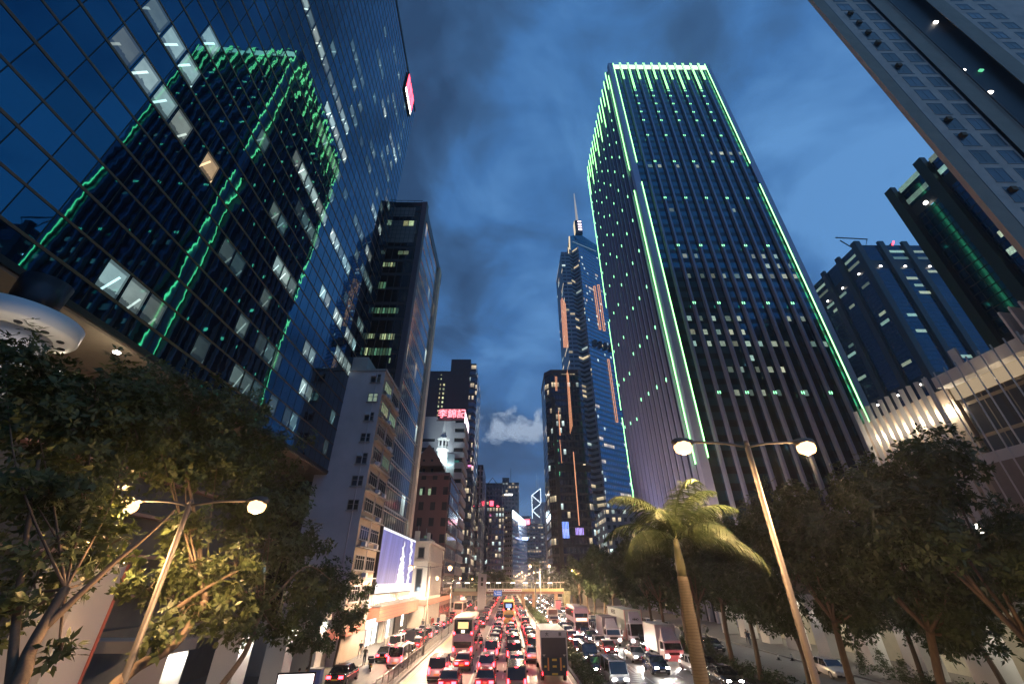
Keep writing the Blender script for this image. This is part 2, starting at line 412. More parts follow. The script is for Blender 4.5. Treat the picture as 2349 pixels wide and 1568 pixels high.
stripe(-3.45, 10, 200, .2)
for x in (-.45, 2.35):
    for y in range(20, 260, 6): stripe(x, y, y+2.0, .12)
stripe(5.9, 20, 300, .12); stripe(9.2, 20, 300, .12); stripe(13.4, 20, 300, .17); stripe(21.1, 20, 300, .12)
for y in range(20, 260, 6): stripe(16.9, y, y+2.0, .12)
for k in range(9): lm.poly([(12.9-.0, 43.5+k*1.1, .0042),(12.9, 43.8+k*1.1, .0042),(11.0, 44.9+k*1.1, .0042),(11.0, 44.6+k*1.1, .0042)])
for k in range(5): lm.quad((11.4+k*.42,52.6,.0043),(11.6+k*.42,52.6,.0043),(11.6+k*.42,55.4,.0043),(11.4+k*.42,55.4,.0043))
struct('road_marking', lm, M['line_white'])
ym = MB()
for x in (-9.55, -9.3): ym.quad((x-.05,20,.0045),(x+.05,20,.0045),(x+.05,300,.0045),(x-.05,300,.0045))
struct('road_marking', ym, M['line_yellow'])
for x0 in (-25.9, ):
    pass
struct('verge', MB().box(6.65,8.45,-30,620,-.3,.15), plain('soil', (.05,.035,.022), .95))
struct('verge', MB().box(21.85,25.35,-30,330,-.3,.15), MATS['soil'])

# ================================================================== LEFT: big mirror-glass office tower on pillars
X0, Y0, AA = -24.0, 59.6, R(1.5)
A = thing('glass_tower', 'huge blue mirror glass office tower on the left reflecting a green lit tower', 'office tower', (X0, Y0, 0), AA)
FH, FW, ZB, ZT = 4.08, 1.63, 20.6, 110.2; S0 = -48.2 - FW*34
MB().box(-34, 0, S0, 0, ZB, ZT, 0, 'b').build('curtain_wall', M['mirror_blue'], A)
gr = MB()
k = 0; s = -48.2
cols_ = [-48.2 + FW*i for i in range(-34, 30) if -48.2 + FW*i < .1]
for s in cols_: gr.box(.0, .02, s-.02, s+.02, ZB, ZT)
gr.build('mullions', M['mull'], A)
gr = MB(); z = 22.05 - FH/2*0
rows_ = []
zz_ = 22.05
while zz_ < ZT: rows_.append(zz_); zz_ += FH
for z in rows_:
    gr.box(.0, .035, S0, 0, z-.085, z+.085); gr.box(.0, .03, S0, 0, z+FH/2-.07, z+FH/2+.07)
gr.build('floor_bands', M['mull_copper'], A)
MB().box(-34, .12, S0, .12, ZT, ZT+.9).build('parapet', M['mull'], A)
MB().box(-34, .15, S0, .1, ZB-.35, ZB).build('soffit_edge', M['dark_metal'], A)
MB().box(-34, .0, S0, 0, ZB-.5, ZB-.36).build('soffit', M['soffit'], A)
rects = []
def wrow(k, s0, s1, prob=1.0):
    z = 22.05 + FH*k
    for s in cols_:
        if s >= s0 - .3 and s + FW <= s1 + .3 and rng.random() < prob:
            rects.append(((.012, s+.1, z+.12), (.012, s+FW-.1, z+.12), (.012, s+FW-.1, z+FH/2-.1), (.012, s+.1, z+FH/2-.1)))
big = [(0,-42,-36,1),(3,-48.3,-41.7,1),(4,-48.3,-43.3,1),(5,-46,-42.9,1),(3,-28.7,-23.8,1),(6,-32,-12.5,.95),(10,-39.8,-23.2,.9),(9,-31,-22.3,.85),(1,-18,-13,1),(2,-18.8,-15,.8),
       (4,-18.8,-4,.85),(3,-11,-4,.8),(10,-11.3,-3.2,.8),(8,-9.2,-4.8,.9),(15,-18.3,-4,.8)]
for b in big: wrow(*b)
panes(A, rects, M['lit_a'], 'lit_window', (1.1,1.1,1.1,1))
rects = []
for b in [(0,-34,-24,.8),(1,-30,-20,.3),(2,-36,-22,.35),(5,-40,-20,.35),(4,-34,-22,.3),(7,-30,-2,.35),(8,-30,-10,.35),(11,-36,-2,.3),(12,-30,-2,.35),(13,-34,-2,.3),(14,-28,-2,.4),(16,-30,-2,.35),(17,-26,-2,.35),(18,-24,-2,.3),(19,-20,-2,.35),(0,-24,-2,.5),(1,-12,-2,.5),(5,-20,-2,.4),(6,-52,-48,.5)]: wrow(*b)
rs = rng.sample(rects, min(len(rects), 60))
rest = MB()
for q in rects: rest.quad(*q)
o = rest.build('dim_window', M['lit_a'], A); o['kind'] = 'stuff'; o.color = (.22,.26,.26,1)
rects = []; wrow(3, -40.5, -38.5); panes(A, rects, M['lit_a'], 'lit_window', (1.3,.75,.45,1))
# red and white roof sign, seen very obliquely
sg = MB().box(.1, .35, -9.4, -3.1, 102.6, 109.8); sgo = sg.build('roof_sign', M['black'], A)
q = MB()
for (a0, a1, b0, b1) in ((-9.2,-7.6,104.6,109.4),(-7.3,-5.4,106.9,109.4),(-7.3,-5.4,104.4,106.4),(-5.1,-3.3,104.6,109.4)): q.box(.36, .42, a0, a1, b0, b1)
q.build('red_character', M['neon_red'], sgo)
q = MB()
for k2 in range(6): q.box(.36, .42, -9.2+k2*1.0, -8.5+k2*1.0, 103.0, 104.0)
q.build('white_lettering', M['white_lamp'], sgo)
# podium behind the pillars
pod = MB()
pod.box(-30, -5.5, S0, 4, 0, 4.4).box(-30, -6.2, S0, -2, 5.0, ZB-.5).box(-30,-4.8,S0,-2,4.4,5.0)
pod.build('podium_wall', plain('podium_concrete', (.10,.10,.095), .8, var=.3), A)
lg = MB()
for z in (6.9, 9.6, 12.4, 15.2): lg.box(-6.2, -5.4, S0, -2, z, z+.22)
lg.build('ledge', plain('ledge_paint', (.42,.24,.19), .6), A)
def pillar(y, z1, w=1.6, x=-19.0):
    o = MB().box(x-w, x, y-w/2, y+w/2, .1, z1).build('pillar', M['white_panel'], None)
    t = thing('pillar', '', 'pillar'); return o
pl_ = []
labels_ = ['tall thick pale pillar nearest the camera at the far left', 'floodlit white pillar beside the parked white car', 'floodlit white pillar right of the black parked cars', 'floodlit white pillar beside the glowing white poster stand', 'pale pillar partly hidden behind the roadside tree']
for i, (y, z1) in enumerate(((22.4, 8.6), (29.6, 4.4), (37.0, 4.4), (44.5, 4.4), (51.5, 4.4))):
    t = thing('pillar', labels_[i], 'pillar', (-19.0, y, .14), 0, 'pale square pillars under the glass tower')
    w = 2.1 if i == 0 else 1.7
    MB().box(-w, 0, -w/2, w/2, 0, z1).build('shaft', M['white_panel'], t)
    if i: MB().box(-5.5, .3, -w/2-.1, w/2+.1, z1, z1+.55).build('beam', M['concrete'], t)
    if i: light('pillar_light', 'AREA', (.35, 0, z1-.25), 95, (1, .96, .80), t, (.25, 1.4), (0, R(35), 0))
    else: MB().box(.0, .06, w/2-.1, w/2+.02, 0, z1).build('edge_strip', plain('red_strip', (.5,.13,.09), .5), t)
# round column with a disc capital under the soffit
c0 = Vector((-21.6, 15.3, 0))
t = thing('round_column', 'white round column with a wide disc capital under the glass tower', 'column', tuple(c0))
MB().lathe(0, 0, [(.7,.14),(.72,12.2),(.85,14.4),(1.22,16.6),(1.3,17.25)], 40).build('shaft', M['white_panel'], t)
MB().lathe(0, 0, [(1.0,17.26),(1.75,17.30),(1.98,17.36),(2.05,17.46),(2.05,18.1),(1.98,18.16),(1.5,18.2)], 48).build('disc', M['white_panel'], t)
MB().lathe(0, 0, [(.8,18.11),(.9,20.05)], 32).build('neck', M['dark_metal'], t)
dl = MB()
for k in range(5):
    w = -1.2 + k*.55; dl.lathe(1.6*math.cos(w), 1.6*math.sin(w), [(.14,17.24),(.14,17.28)], 10)
dl.build('downlight', M['black'], t)
light('column_light', 'SPOT', (3.2, -1.2, 13.4), 420, (1, .86, .68), t, .1, (R(155), R(-25), 0), R(95))
for i, (px, py) in enumerate(((268, 807), (140, 855))):
    p = atX(px, py, -22.4 - i*1.4); t2 = thing('soffit_lamp', ('round white lamp glowing under the tower edge above the trees', 'small lamp glowing behind the round column')[i], 'lamp', tuple(p))
    MB().lathe(0, 0, [(.16,-.08),(.2,0),(.1,.06)], 14).build('lens', M['white_lamp'], t2)
    light('lamp_light', 'POINT', (0, 0, -.25), 160, (1, .85, .6), t2, .12)

# ================================================================== dark tower B with glass road face and stone edge
B = thing('dark_tower', 'dark narrow tower with lit office rows and a pale stone edge facing the road', 'office tower')
fB = facade('dark_front', 1.45, 3.65, .88, .80, (.03,.03,.032), (.05,.055,.06), lit=.02, rowlit=.015, es=.5, metal=.75, rough=.12)
fR = facade('road_glass', 1.4, 3.6, .90, .92, (.42,.40,.37), (.30,.36,.42), lit=.02, rowlit=.07, es=.7, metal=.92, rough=.07, warm=.2, wallrough=.35, wmetal=.4)
MB().quad((-46,65,0),(-19.9,65,0),(-19.9,65,82),(-46,65,82)).build('front_wall', fB, B)
MB().quad((-19.0,66.3,10.2),(-19.0,84.2,10.2),(-19.0,84.2,79),(-19.0,66.3,79)).build('glass_wall', fR, B)
MB().box(-19.95,-18.85,64.75,66.3,0,83.2).build('corner_pier', plain('dark_stone', (.085,.07,.085), .5), B)
MB().box(-19.6,-18.45,84.2,86.4,6,80.5).build('stone_edge', plain('beige_stone', (.70,.55,.40), .6, var=.12), B)
MB().box(-46,-19.1,66,90,79,82.6).box(-46,-19.95,65.02,66,82,83.3).box(-19.1,-18.9,66.3,84.2,79,80.6).build('roof', M['dark_metal'], B)
ln_ = MB()
for z in np.arange(10.2, 79, 3.6): ln_.box(-18.99,-18.93,66.3,84.2,z-.05,z+.05)
ln_.build('floor_bands', plain('floor_trim', (.62,.52,.40), .35, .5), B)
rc = MB().box(-30,-26,67,72,83.2,86.6).box(-27,-20.5,66,66.1,83.3,85.0, skip='')
rc = MB().box(-31,-27.6,66,71,83.2,86.4).box(-30.4,-28.6,66.2,68,86.4,88.0)
for x in np.arange(-27,-20,1.6): rc.box(x,x+.07,65.9,65.97,83.2,85.0)
rc.box(-27,-20.3,65.9,65.97,84.9,85.0); rc.tube([(-29,67,88),(-29,67,91)], .05, 6)
rc.build('roof_plant', M['dark_metal'], B)
aim(light('edge_flood', 'SPOT', (-16.6, 90.5, 15.8), 14000, (1,.80,.55), B, .2, None, R(50), .9), (-18.4, 85.6, 42))
P2 = lambda x, y: ((700+x/3.136)*.9396, (500+y/3.136)*.9396)
def frect(f, x0, y0, x1, y1, Y, n=1, gap=.14):
    a = atY(*f(x0, (y0+y1)/2), Y); b = atY(*f(x1, (y0+y1)/2), Y); zt = atY(*f((x0+x1)/2, y0), Y).z; zb = atY(*f((x0+x1)/2, y1), Y).z
    w = (b.x-a.x)/n; return [((a.x+i*w+gap/2, Y, zb), (a.x+(i+1)*w-gap/2, Y, zb), (a.x+(i+1)*w-gap/2, Y, zt), (a.x+i*w+gap/2, Y, zt)) for i in range(n)]
YB = 64.985
L1_ = frect(P2,892,122,975,160,YB,2)+frect(P2,850,352,935,380,YB,2)+frect(P2,735,440,832,472,YB,5)+frect(P2,610,985,675,1022,YB,4)+frect(P2,710,985,828,1030,YB,7)+frect(P2,585,1092,620,1150,YB,2)+frect(P2,780,1170,796,1210,YB,1)
panes(B, L1_, M['lit'], 'lit_window', (1.1,1.0,.55,1))
panes(B, frect(P2,625,1095,800,1150,YB,8)+frect(P2,670,788,858,830,YB,9)+frect(P2,690,590,760,640,YB,3), M['lit'], 'dim_window', (.22,.36,.2,1))
bands = MB()
for (y0, y1) in ((20,90),(120,290)):
    for q in frect(P2, 790+ (0 if y0 < 50 else -10), y0, 985, y1, YB+.004, 1): bands.quad(*q)
bands.build('panel_band', facade('panel_grid', .95, 1.2, .9, .9, (.05,.05,.05), (.22,.20,.18), lit=0, rowlit=0, metal=.3, rough=.4), B)

# ================================================================== old white apartment block C
C = thing('apartment_block', 'narrow old white apartment block with rusty windows and air conditioners', 'apartment block')
M['old_white'] = plain('old_render_white', (.46,.42,.44), .85, var=.3, scale=.35)
M['old_pink'] = plain('old_render_tan', (.30,.23,.18), .85, var=.35, scale=.35)
cz = 35.2
MB().quad((-25.5,55.3,0),(-18.5,55.3,0),(-18.5,55.3,cz),(-25.5,55.3,cz)).quad((-25.5,64.6,0),(-25.5,55.3,0),(-25.5,55.3,cz),(-25.5,64.6,cz)).build('front_wall', M['old_white'], C)
MB().quad((-18.5,55.3,0),(-18.5,64.7,0),(-18.5,64.7,cz),(-18.5,55.3,cz)).build('side_wall', M['old_pink'], C)
MB().box(-25.5,-18.3,55.1,64.7,cz,cz+.35).box(-25.5,-21.6,55.6,60,cz+.35,cz+2.6).build('roof', M['concrete'], C)
P5 = lambda x, y: ((780+x/3.337)*.9396, (880+y/3.337)*.9396)
M['win_glass'] = plain('window_glass_dark', (.035,.05,.065), .08, .6)
M['win_frame'] = plain('window_frame', (.22,.20,.19), .5, .3)
def window(par, a, b, z0, z1, off, glass, nmull=1, tr=None, fr=.08, dp=1.0, sd=.22):
    """window with frame, mullions and pane on the vertical plane a-b (xy points); off = outward xy unit"""
    a = Vector((a[0], a[1], 0)); b = Vector((b[0], b[1], 0)); o = Vector((off[0], off[1], 0)); d = (b-a); Lw = d.length; d.normalize()
    def bar(mb, s0, s1, q0, q1, t0, t1):
        p = [a+d*s0+o*t0, a+d*s1+o*t0, a+d*s1+o*t1, a+d*s0+o*t1]
        ccw = (p[1]-p[0]).cross(p[2]-p[1]).z > 0
        mb.prism([(v.x, v.y) for v in (p if ccw else p[::-1])], q0, q1)
    m = MB(); bar(m, 0, Lw, z0, z0+fr, 0, .07*dp); bar(m, 0, Lw, z1-fr, z1, 0, .07*dp); bar(m, 0, fr, z0+fr, z1-fr, 0, .07*dp); bar(m, Lw-fr, Lw, z0+fr, z1-fr, 0, .07*dp)
    for i in range(nmull):
        c = Lw*(i+1)/(nmull+1); bar(m, c-.03, c+.03, z0+fr, z1-fr, 0, .06*dp)
    if tr: bar(m, fr, Lw-fr, z1-tr-.03, z1-tr+.03, 0, .055*dp)
    w = m.build('window', M['win_frame'], par)
    p = MB(); q0 = a+d*fr+o*.012; q1 = b-d*fr+o*.012
    p.quad((q0.x,q0.y,z0+fr),(q1.x,q1.y,z0+fr),(q1.x,q1.y,z1-fr),(q0.x,q0.y,z1-fr)); pn = p.build('pane', glass, w)
    s = MB(); bar(s, -.1, Lw+.1, z0-.1, z0-.01, 0, sd); s.build('sill', M['concrete'], w)
    return pn
for i, (x0, y0, x1, y1) in enumerate(((420,110,500,180),(395,265,475,335),(368,420,443,490),(335,590,412,660),(300,750,390,840),(262,935,355,1020),(228,1130,320,1215))):
    a = atY(*P5(x0,(y0+y1)/2),55.3); b = atY(*P5(x1,(y0+y1)/2),55.3); zt = atY(*P5((x0+x1)/2,y0),55.3).z; zb = atY(*P5((x0+x1)/2,y1),55.3).z
    pn = window(C, (a.x,55.3), (b.x,55.3), zb, zt, (0,-1), M['lit'] if i == 1 else M['win_glass'], 1, .55)
    if i == 1: pn.color = (1.3,1.2,.9,1)
    if i in (0, 2, 4): MB().box(a.x+.15,a.x+.75,54.85,55.2,zt-.5,zt-.08).build('air_conditioner', plain('ac_box', (.45,.46,.5), .5) if i == 0 else MATS['ac_box'], C)
fz = 3.32
for k in range(10):
    z0 = cz - 2.75 - k*fz
    if z0 < 4.5: break
    for j, (ya, yb) in enumerate(((56.0,59.6),(60.4,64.2))):
        pn = window(C, (-18.5,ya), (-18.5,yb), z0, z0+1.65, (1,0), M['lit'] if (k, j) in ((1,0),(1,1),(0,0),(3,1)) else M['win_glass'], 3, .45)
        pn.color = (.6,.62,.42,1)
    MB().box(-18.5,-18.0,55.6,64.6,z0-.9,z0-.75).build('ledge', M['concrete'], C)
    MB().box(-18.4,-17.85,57.0+(k%3)*2.2,57.75+(k%3)*2.2,z0-.7,z0-.2).build('air_conditioner', MATS['ac_box'], C)
    if k % 2 == 0: MB().box(-18.35,-17.9,62.4,63.1,z0-.7,z0-.2).build('air_conditioner', MATS['ac_box'], C)
pp = MB().tube([(-19.6,55.2,2),(-19.6,55.2,cz)], .06, 6).tube([(-18.42,60.0,4),(-18.42,60.0,cz)], .05, 6); pp.build('drain_pipe', M['old_white'], C)

# ================================================================== low white ornate building D with columns, LED screen, shops
D = thing('classical_building', 'low floodlit white building with pilasters and a flat cornice', 'building')
M['cream'] = plain('cream_stone', (.62,.56,.48), .7, var=.12)
MB().box(-34,-16.6,96.4,141,0,15.0).build('wall', M['cream'], D)
cn = MB().box(-34.2,-16.15,95.95,141.3,15.0,15.45).box(-34.1,-16.3,96.1,141.2,11.5,11.8).box(-34.1,-16.3,96.1,141.2,4.9,5.4)
cn.build('cornice', M['cream'], D)
MB().box(-34.1,-16.2,96.0,141.2,3.9,4.9).build('fascia', plain('terracotta', (.50,.20,.14), .6), D)
pil = MB()
for y in np.arange(98, 141, 1.9): pil.box(-16.6,-16.32,y,y+.55,.14,3.88); pil.box(-16.6,-16.4,y,y+.7,5.42,11.45); pil.box(-16.6,-16.4,y,y+.7,11.85,14.9)
pil.build('pilasters', M['cream'], D)
for y in np.arange(98.6, 140, 1.9):
    MB().quad((-16.59,y+.1,5.8),(-16.59,y+1.2,5.8),(-16.59,y+1.2,11.2),(-16.59,y+.1,11.2)).build('window', M['win_glass'], D)
for (z0, z1) in ((6.2,10.4),(12.2,14.3)):
    window(D, (-18.9,96.4), (-17.5,96.4), z0, z1, (0,-1), M['win_glass'], 0, None, .16)
MB().box(-20.0,-19.0,96.6,97.4,15.45,17.4).box(-17.6,-17.0,98,98.8,15.45,17.2).build('chimney', M['cream'], D)
aer = MB().tube([(-22,110,15.4),(-22,110,20)], .06, 6).tube([(-20.4,112,15.4),(-20.4,112,19.5)], .06, 6); aer.box(-24,-18,104,112,15.46,16.6); aer.build('roof_plant', M['grey_metal'], D)
light('flood', 'AREA', (-17.6, 92.6, 6.0), 420, (1, .95, .86), D, (3, 2), (R(100), 0, 0))
# shop row
S = thing('shop_row', 'two storey shop row with a long terracotta fascia above lit shopfronts', 'shops')
MB().box(-26,-19.5,50.4,66.7,.1,3.6).box(-26,-19.5,66.7,94.5,.1,5.0).build('wall', M['concrete'], S)
tf = MB(); a_ = (-17.6, 63.5); 
tf.box(-19.5,-17.4,66.5,94.5,3.3,5.0).box(-19.5,-17.9,52,66.5,2.75,3.5)
tf.build('fascia', plain('fascia_red', (.50,.17,.12), .55), S)
for z in (3.75,4.2,4.65): MB().box(-17.4,-17.36,66.5,84,z-.03,z+.03).build('fascia_line', M['dark_metal'], S)
MB().box(-19.6,-17.2,66.4,94.6,5.0,5.15).build('coping', M['grey_metal'], S)
rail = MB()
for y in np.arange(66.5, 94.5, .55): rail.box(-17.5,-17.42,y,y+.22,5.15,5.6)
rail.build('railing', M['grey_metal'], S)
g = G('shop_interior'); uvn = g.coord('Object'); nz = g.noise(uvn, 1.1, 3, .6); bw = g.n('ShaderNodeTexVoronoi'); g.put(uvn, bw.inputs['Vector']); bw.inputs['Scale'].default_value = 1.6
g.set(color=(.3,.3,.3), emis=g.mix(g.math('MULTIPLY', nz, .8), (1,.97,.84), (.86,.98,.90)), es=g.math('ADD', 1.1, g.math('MULTIPLY', g.math('GREATER_THAN', bw.outputs['Distance'], .38), 1.6))); M['shop_lit'] = g.m
for i, (y0, y1) in enumerate(((57.6,60.2),(60.5,63.0),(63.3,65.7),(66.0,68.4),(68.7,71.2),(71.5,74.0),(77.2,79.2),(79.5,81.6))):
    f = MB(); 
    for yy in (y0, y1-.08): f.box(-19.5,-19.38,yy,yy+.08,.2,2.75)
    f.box(-19.5,-19.38,y0,y1,2.67,2.75); w = f.build('shopfront', M['grey_metal'], S)
    MB().quad((-19.47,y0+.08,.35),(-19.47,y1-.08,.35),(-19.47,y1-.08,2.67),(-19.47,y0+.08,2.67)).build('pane', M['shop_lit'], w)
MB().quad((-19.45,55.6,.2),(-19.45,56.3,.2),(-19.45,56.3,2.9),(-19.45,55.6,2.9)).build('doorway', M['shop_lit'], S)
sh = MB()
for z in np.arange(.2, 2.7, .12): sh.box(-19.5,-19.42,52.4,54.9,z,z+.07)
sh.build('roller_shutter', M['grey_metal'], S)
MB().box(-19.5,-19.2,84.5,94.4,.2,3.3).build('dark_opening', M['black'], S)
MB().quad((-17.85,82.5,1.6),(-17.85,84.2,1.6),(-17.85,84.2,3.2),(-17.85,82.5,3.2)).build('light_panel', M['shop_lit'], S)
for y in (75.2, 76.4): MB().box(-19.5,-18.9,y,y+.5,.14,3.3).build('column', M['cream'], S)
light('shop_light', 'AREA', (-17.9, 66.5, 2.6), 420, (1, .95, .82), S, (1, 14), (0, R(18), 0))
light('shop_light', 'AREA', (-17.9, 80, 3.1), 160, (1, .95, .85), S, (1, 6), (0, R(18), 0))
def text_mesh(name, body, size, mat, parent, loc, rot, extrude=.03, cx=True, bold=0.0):
    cu = bpy.data.curves.new(name, 'FONT'); cu.body = body; cu.size = size; cu.extrude = extrude; cu.offset = bold
    cu.align_x = 'CENTER' if cx else 'LEFT'; cu.align_y = 'CENTER'
    to = bpy.data.objects.new(name+'_src', cu); COL.objects.link(to)
    dg = bpy.context.evaluated_depsgraph_get(); dg.update()
    me = bpy.data.meshes.new_from_object(to.evaluated_get(dg)); bpy.data.objects.remove(to); bpy.data.curves.remove(cu)
    me.materials.clear(); me.materials.append(mat)
    o = link(name, me, parent, loc); o.rotation_euler = rot; return o
sb = MB().box(-17.9,-17.75,62.6,67.6,2.85,3.75).build('shop_sign', emit('sign_blue_white', (.72,.85,1.0), 1.6), S)
text_mesh('lettering', 'WELLCOME', .62, plain('sign_navy', (.03,.05,.25), .5), S, (-17.73, 65.1, 3.3), (R(90),0,R(90)), .01, bold=.01) if False else None
# LED screen
g = G('led_screen'); o_ = g.xyz(g.coord('Object')); yv = g.math('SUBTRACT', o_[1], 65.0); zv = g.math('SUBTRACT', o_[2], 6.6)
cur = g.noise(g.comb(g.math('ADD', yv, g.math('MULTIPLY', zv, -.25)), g.math('MULTIPLY', zv, .05)), .55, 3, .6)
blue = g.mix(g.math('POWER', cur, 1.6, clamp=True), (.03,.035,.20), (.30,.33,.85))
px_ = g.noise(g.comb(yv, zv), 1.6, 5, .65)
d1 = g.math('ABSOLUTE', g.math('SUBTRACT', yv, g.math('ADD', 12.2, g.math('MULTIPLY', g.noise(g.comb(0.0, zv), .9, 2, .5), 4.0))))
wdt = g.math('MULTIPLY', g.math('SUBTRACT', 7.6, zv), .42)
fl = g.math('LESS_THAN', g.math('ADD', d1, g.math('MULTIPLY', px_, 2.4)), g.math('ADD', g.math('MAXIMUM', wdt, .0), 1.25))
d2 = g.math('ABSOLUTE', g.math('SUBTRACT', yv, g.math('ADD', 19.0, g.math('MULTIPLY', g.noise(g.comb(5.0, zv), .9, 2, .5), 3.0))))
fl2 = g.math('LESS_THAN', g.math('ADD', d2, g.math('MULTIPLY', px_, 3.2)), 2.5)
band = g.math('MAXIMUM', g.math('LESS_THAN', zv, 1.15), g.math('GREATER_THAN', zv, 7.95))
f_ = g.math('MAXIMUM', g.math('MAXIMUM', fl, fl2), band)
g.set(color=(.02,.02,.02), emis=g.mix(f_, blue, (.92,.93,1.0)), es=1.15); M['led'] = g.m
LED = thing('billboard_screen', 'large glowing blue and white video billboard above the shop row', 'billboard', (0,0,0))
MB().box(-19.0,-18.1,64.9,88.9,6.5,15.0).build('frame', M['dark_metal'], LED)
MB().quad((-18.05,65,6.6),(-18.05,88.8,6.6),(-18.05,88.8,14.9),(-18.05,65,14.9)).build('screen', M['led'], LED)
sl = MB()
for y in np.arange(65.4, 89, 1.1): sl.box(-18.9,-18.3,y,y+.35,5.2,6.5)
sl.build('louvre', M['cream'], LED)
MB().box(-18.0,-17.8,66,76,5.55,5.7).box(-18.0,-17.8,80,88,5.55,5.7).build('strip_light', M['white_lamp'], LED)
light('screen_glow', 'AREA', (-17.6, 77, 10.5), 300, (.62,.68,1), LED, (8, 22), (0, R(-90), 0))

# ================================================================== further buildings on the left side
def tower(name, label, x0, x1, y0, y1, h, mat, cat='tower', roofmat=None, extra=None):
    t = thing(name, label, cat)
    MB().box(x0, x1, y0, y1, 0, h, 0, 'tb').build('wall', mat, t)
    MB().box(x0-.15, x1+.15, y0-.15, y1+.15, h, h+.6).build('roof', roofmat or M['dark_metal'], t)
    return t
brick = facade('brick_front', 3.1, 3.9, .42, .52, (.155,.062,.055), (.05,.05,.06), lit=.03, rowlit=0, es=1.2, metal=.5, rough=.2, warm=.9)
E1 = tower('brick_office', 'reddish brown brick office block with a pointed gable on its front', -36, -16.3, 116, 138, 33.2, brick, 'office block')
bays = MB()
for y in np.arange(117, 137, 2.2): bays.box(-16.3,-15.8,y,y+1.3,6,33)
bays.build('bay_windows', facade('bay_glass', .65, 3.2, .85, .8, (.10,.06,.06), (.3,.3,.36), lit=.03, rowlit=.02, es=.6, metal=.9, rough=.1), E1)
GQ = lambda x, y: ((960+x/4.48)*.9396, (960+y/4.48)*.9396)
YE = 115.6
ga = [atY(*GQ(*p), YE) for p in ((265,790),(285,690),(400,555),(500,700),(535,790))]
gm = MB(); fr = [(p.x, YE, p.z) for p in ga]; bk = [(p.x, YE+8, p.z) for p in ga]
gm.poly(fr); 
for i in range(4): gm.quad(fr[i+1], fr[i], bk[i], bk[i+1])
gm.poly(bk[::-1]); gm.build('gable', plain('copper_brown', (.17,.08,.055), .6), E1)
panes(E1, frect(GQ,320,720,352,742,YE-.02)+frect(GQ,410,720,440,742,YE-.02)+frect(GQ,320,820,350,860,YE+.36)+frect(GQ,410,820,440,860,YE+.36), M['win_glass'], 'window')
C6_ = lambda x, y: ((1020+x/4.48)*.9396, (1100+y/4.48)*.9396)
panes(E1, frect(C6_,18,412,52,482,115.98)+frect(C6_,110,412,146,482,115.98)+frect(C6_,64,925,100,970,115.98), M['lit'], 'lit_window', (1.6,1.5,.9,1))
MB().box(-36.2,-16.1,115.8,138.2,33.2,34.0).build('parapet', plain('brick_trim', (.16,.08,.08), .7), E1)
# floodlit white steeple
YS = 140.0
sp = [atY(*GQ(*p), YS) for p in ((470,760),(585,760),(475,590),(590,590),(482,480),(588,480),(548,275))]
scx = (sp[2].x+sp[3].x)/2; hw = (sp[3].x-sp[2].x)/2
F1 = thing('white_steeple', 'floodlit white church style steeple rising behind the brick gable', 'steeple', (scx, YS+hw, 0))
zA, zB_, zC, zS = 20, sp[2].z, sp[4].z, sp[6].z
def oct_(mb, r, z0, z1, r1=None, m=0):
    mb.lathe(0, 0, [(r, z0), (r if r1 is None else r1, z1)], 8, m); mb.sm[-10:] = [False]*10
mb = MB(); oct_(mb, hw*.95, zA, zB_-.6); mb.build('shaft', M['white_panel'], F1)
mb = MB(); oct_(mb, hw*1.2, zB_-.6, zB_); oct_(mb, hw*1.2, zC-.5, zC); mb.build('cornice', M['white_panel'], F1)
mb = MB(); oct_(mb, hw*.95, zB_, zC-.5); mb.build('belfry', M['white_panel'], F1)
mb = MB(); oct_(mb, hw*.75, zC, zC+1.0, hw*.5); oct_(mb, hw*.5, zC+1.0, zS, .04); mb.build('spire', M['white_panel'], F1)
for w in (R(-112.5), R(-67.5), R(-22.5)):
    MB().box(-.35,.35,-.06,.06,zB_+.8,zC-1.1).build('louvre', M['dark_metal'], F1, (hw*.9*math.cos(w), hw*.9*math.sin(w), 0), w+R(90))
for i, (dx, dy) in enumerate(((-6,-9),(6,-8))): aim(light('flood', 'SPOT', (dx, dy, zB_-9), 15000, (.80, .98, 1), F1, .3, None, R(60)), (scx+0, YS+hw, zB_+1)); 
for o in kids(F1):
    if o.type == 'LIGHT': o.rotation_euler = (Vector((0,0,zB_+2)) - Vector(o.location)).to_track_quat('-Z','Y').to_euler()
cr = MB(); r0 = atY(*GQ(525,785), YS+3); r1 = atY(*GQ(668,785), YS+3); r2 = atY(*GQ(672,660), YS+8); r3 = atY(*GQ(590,660), YS+8)
cr.quad(r0, r1, r2, r3); cr.quad((r0.x,YS+3,0),(r1.x,YS+3,0),r1,r0); cr.build('copper_roof', plain('pale_copper', (.33,.38,.38), .5), F1)
cr2 = kids(F1)[-1]; cr2.location = (-scx, -(YS+hw), 0)
light('flood', 'POINT', ((r0.x+r1.x)/2 - scx, -hw+1.5, r0.z+1.2), 900, (.75,.95,1), F1, .3)
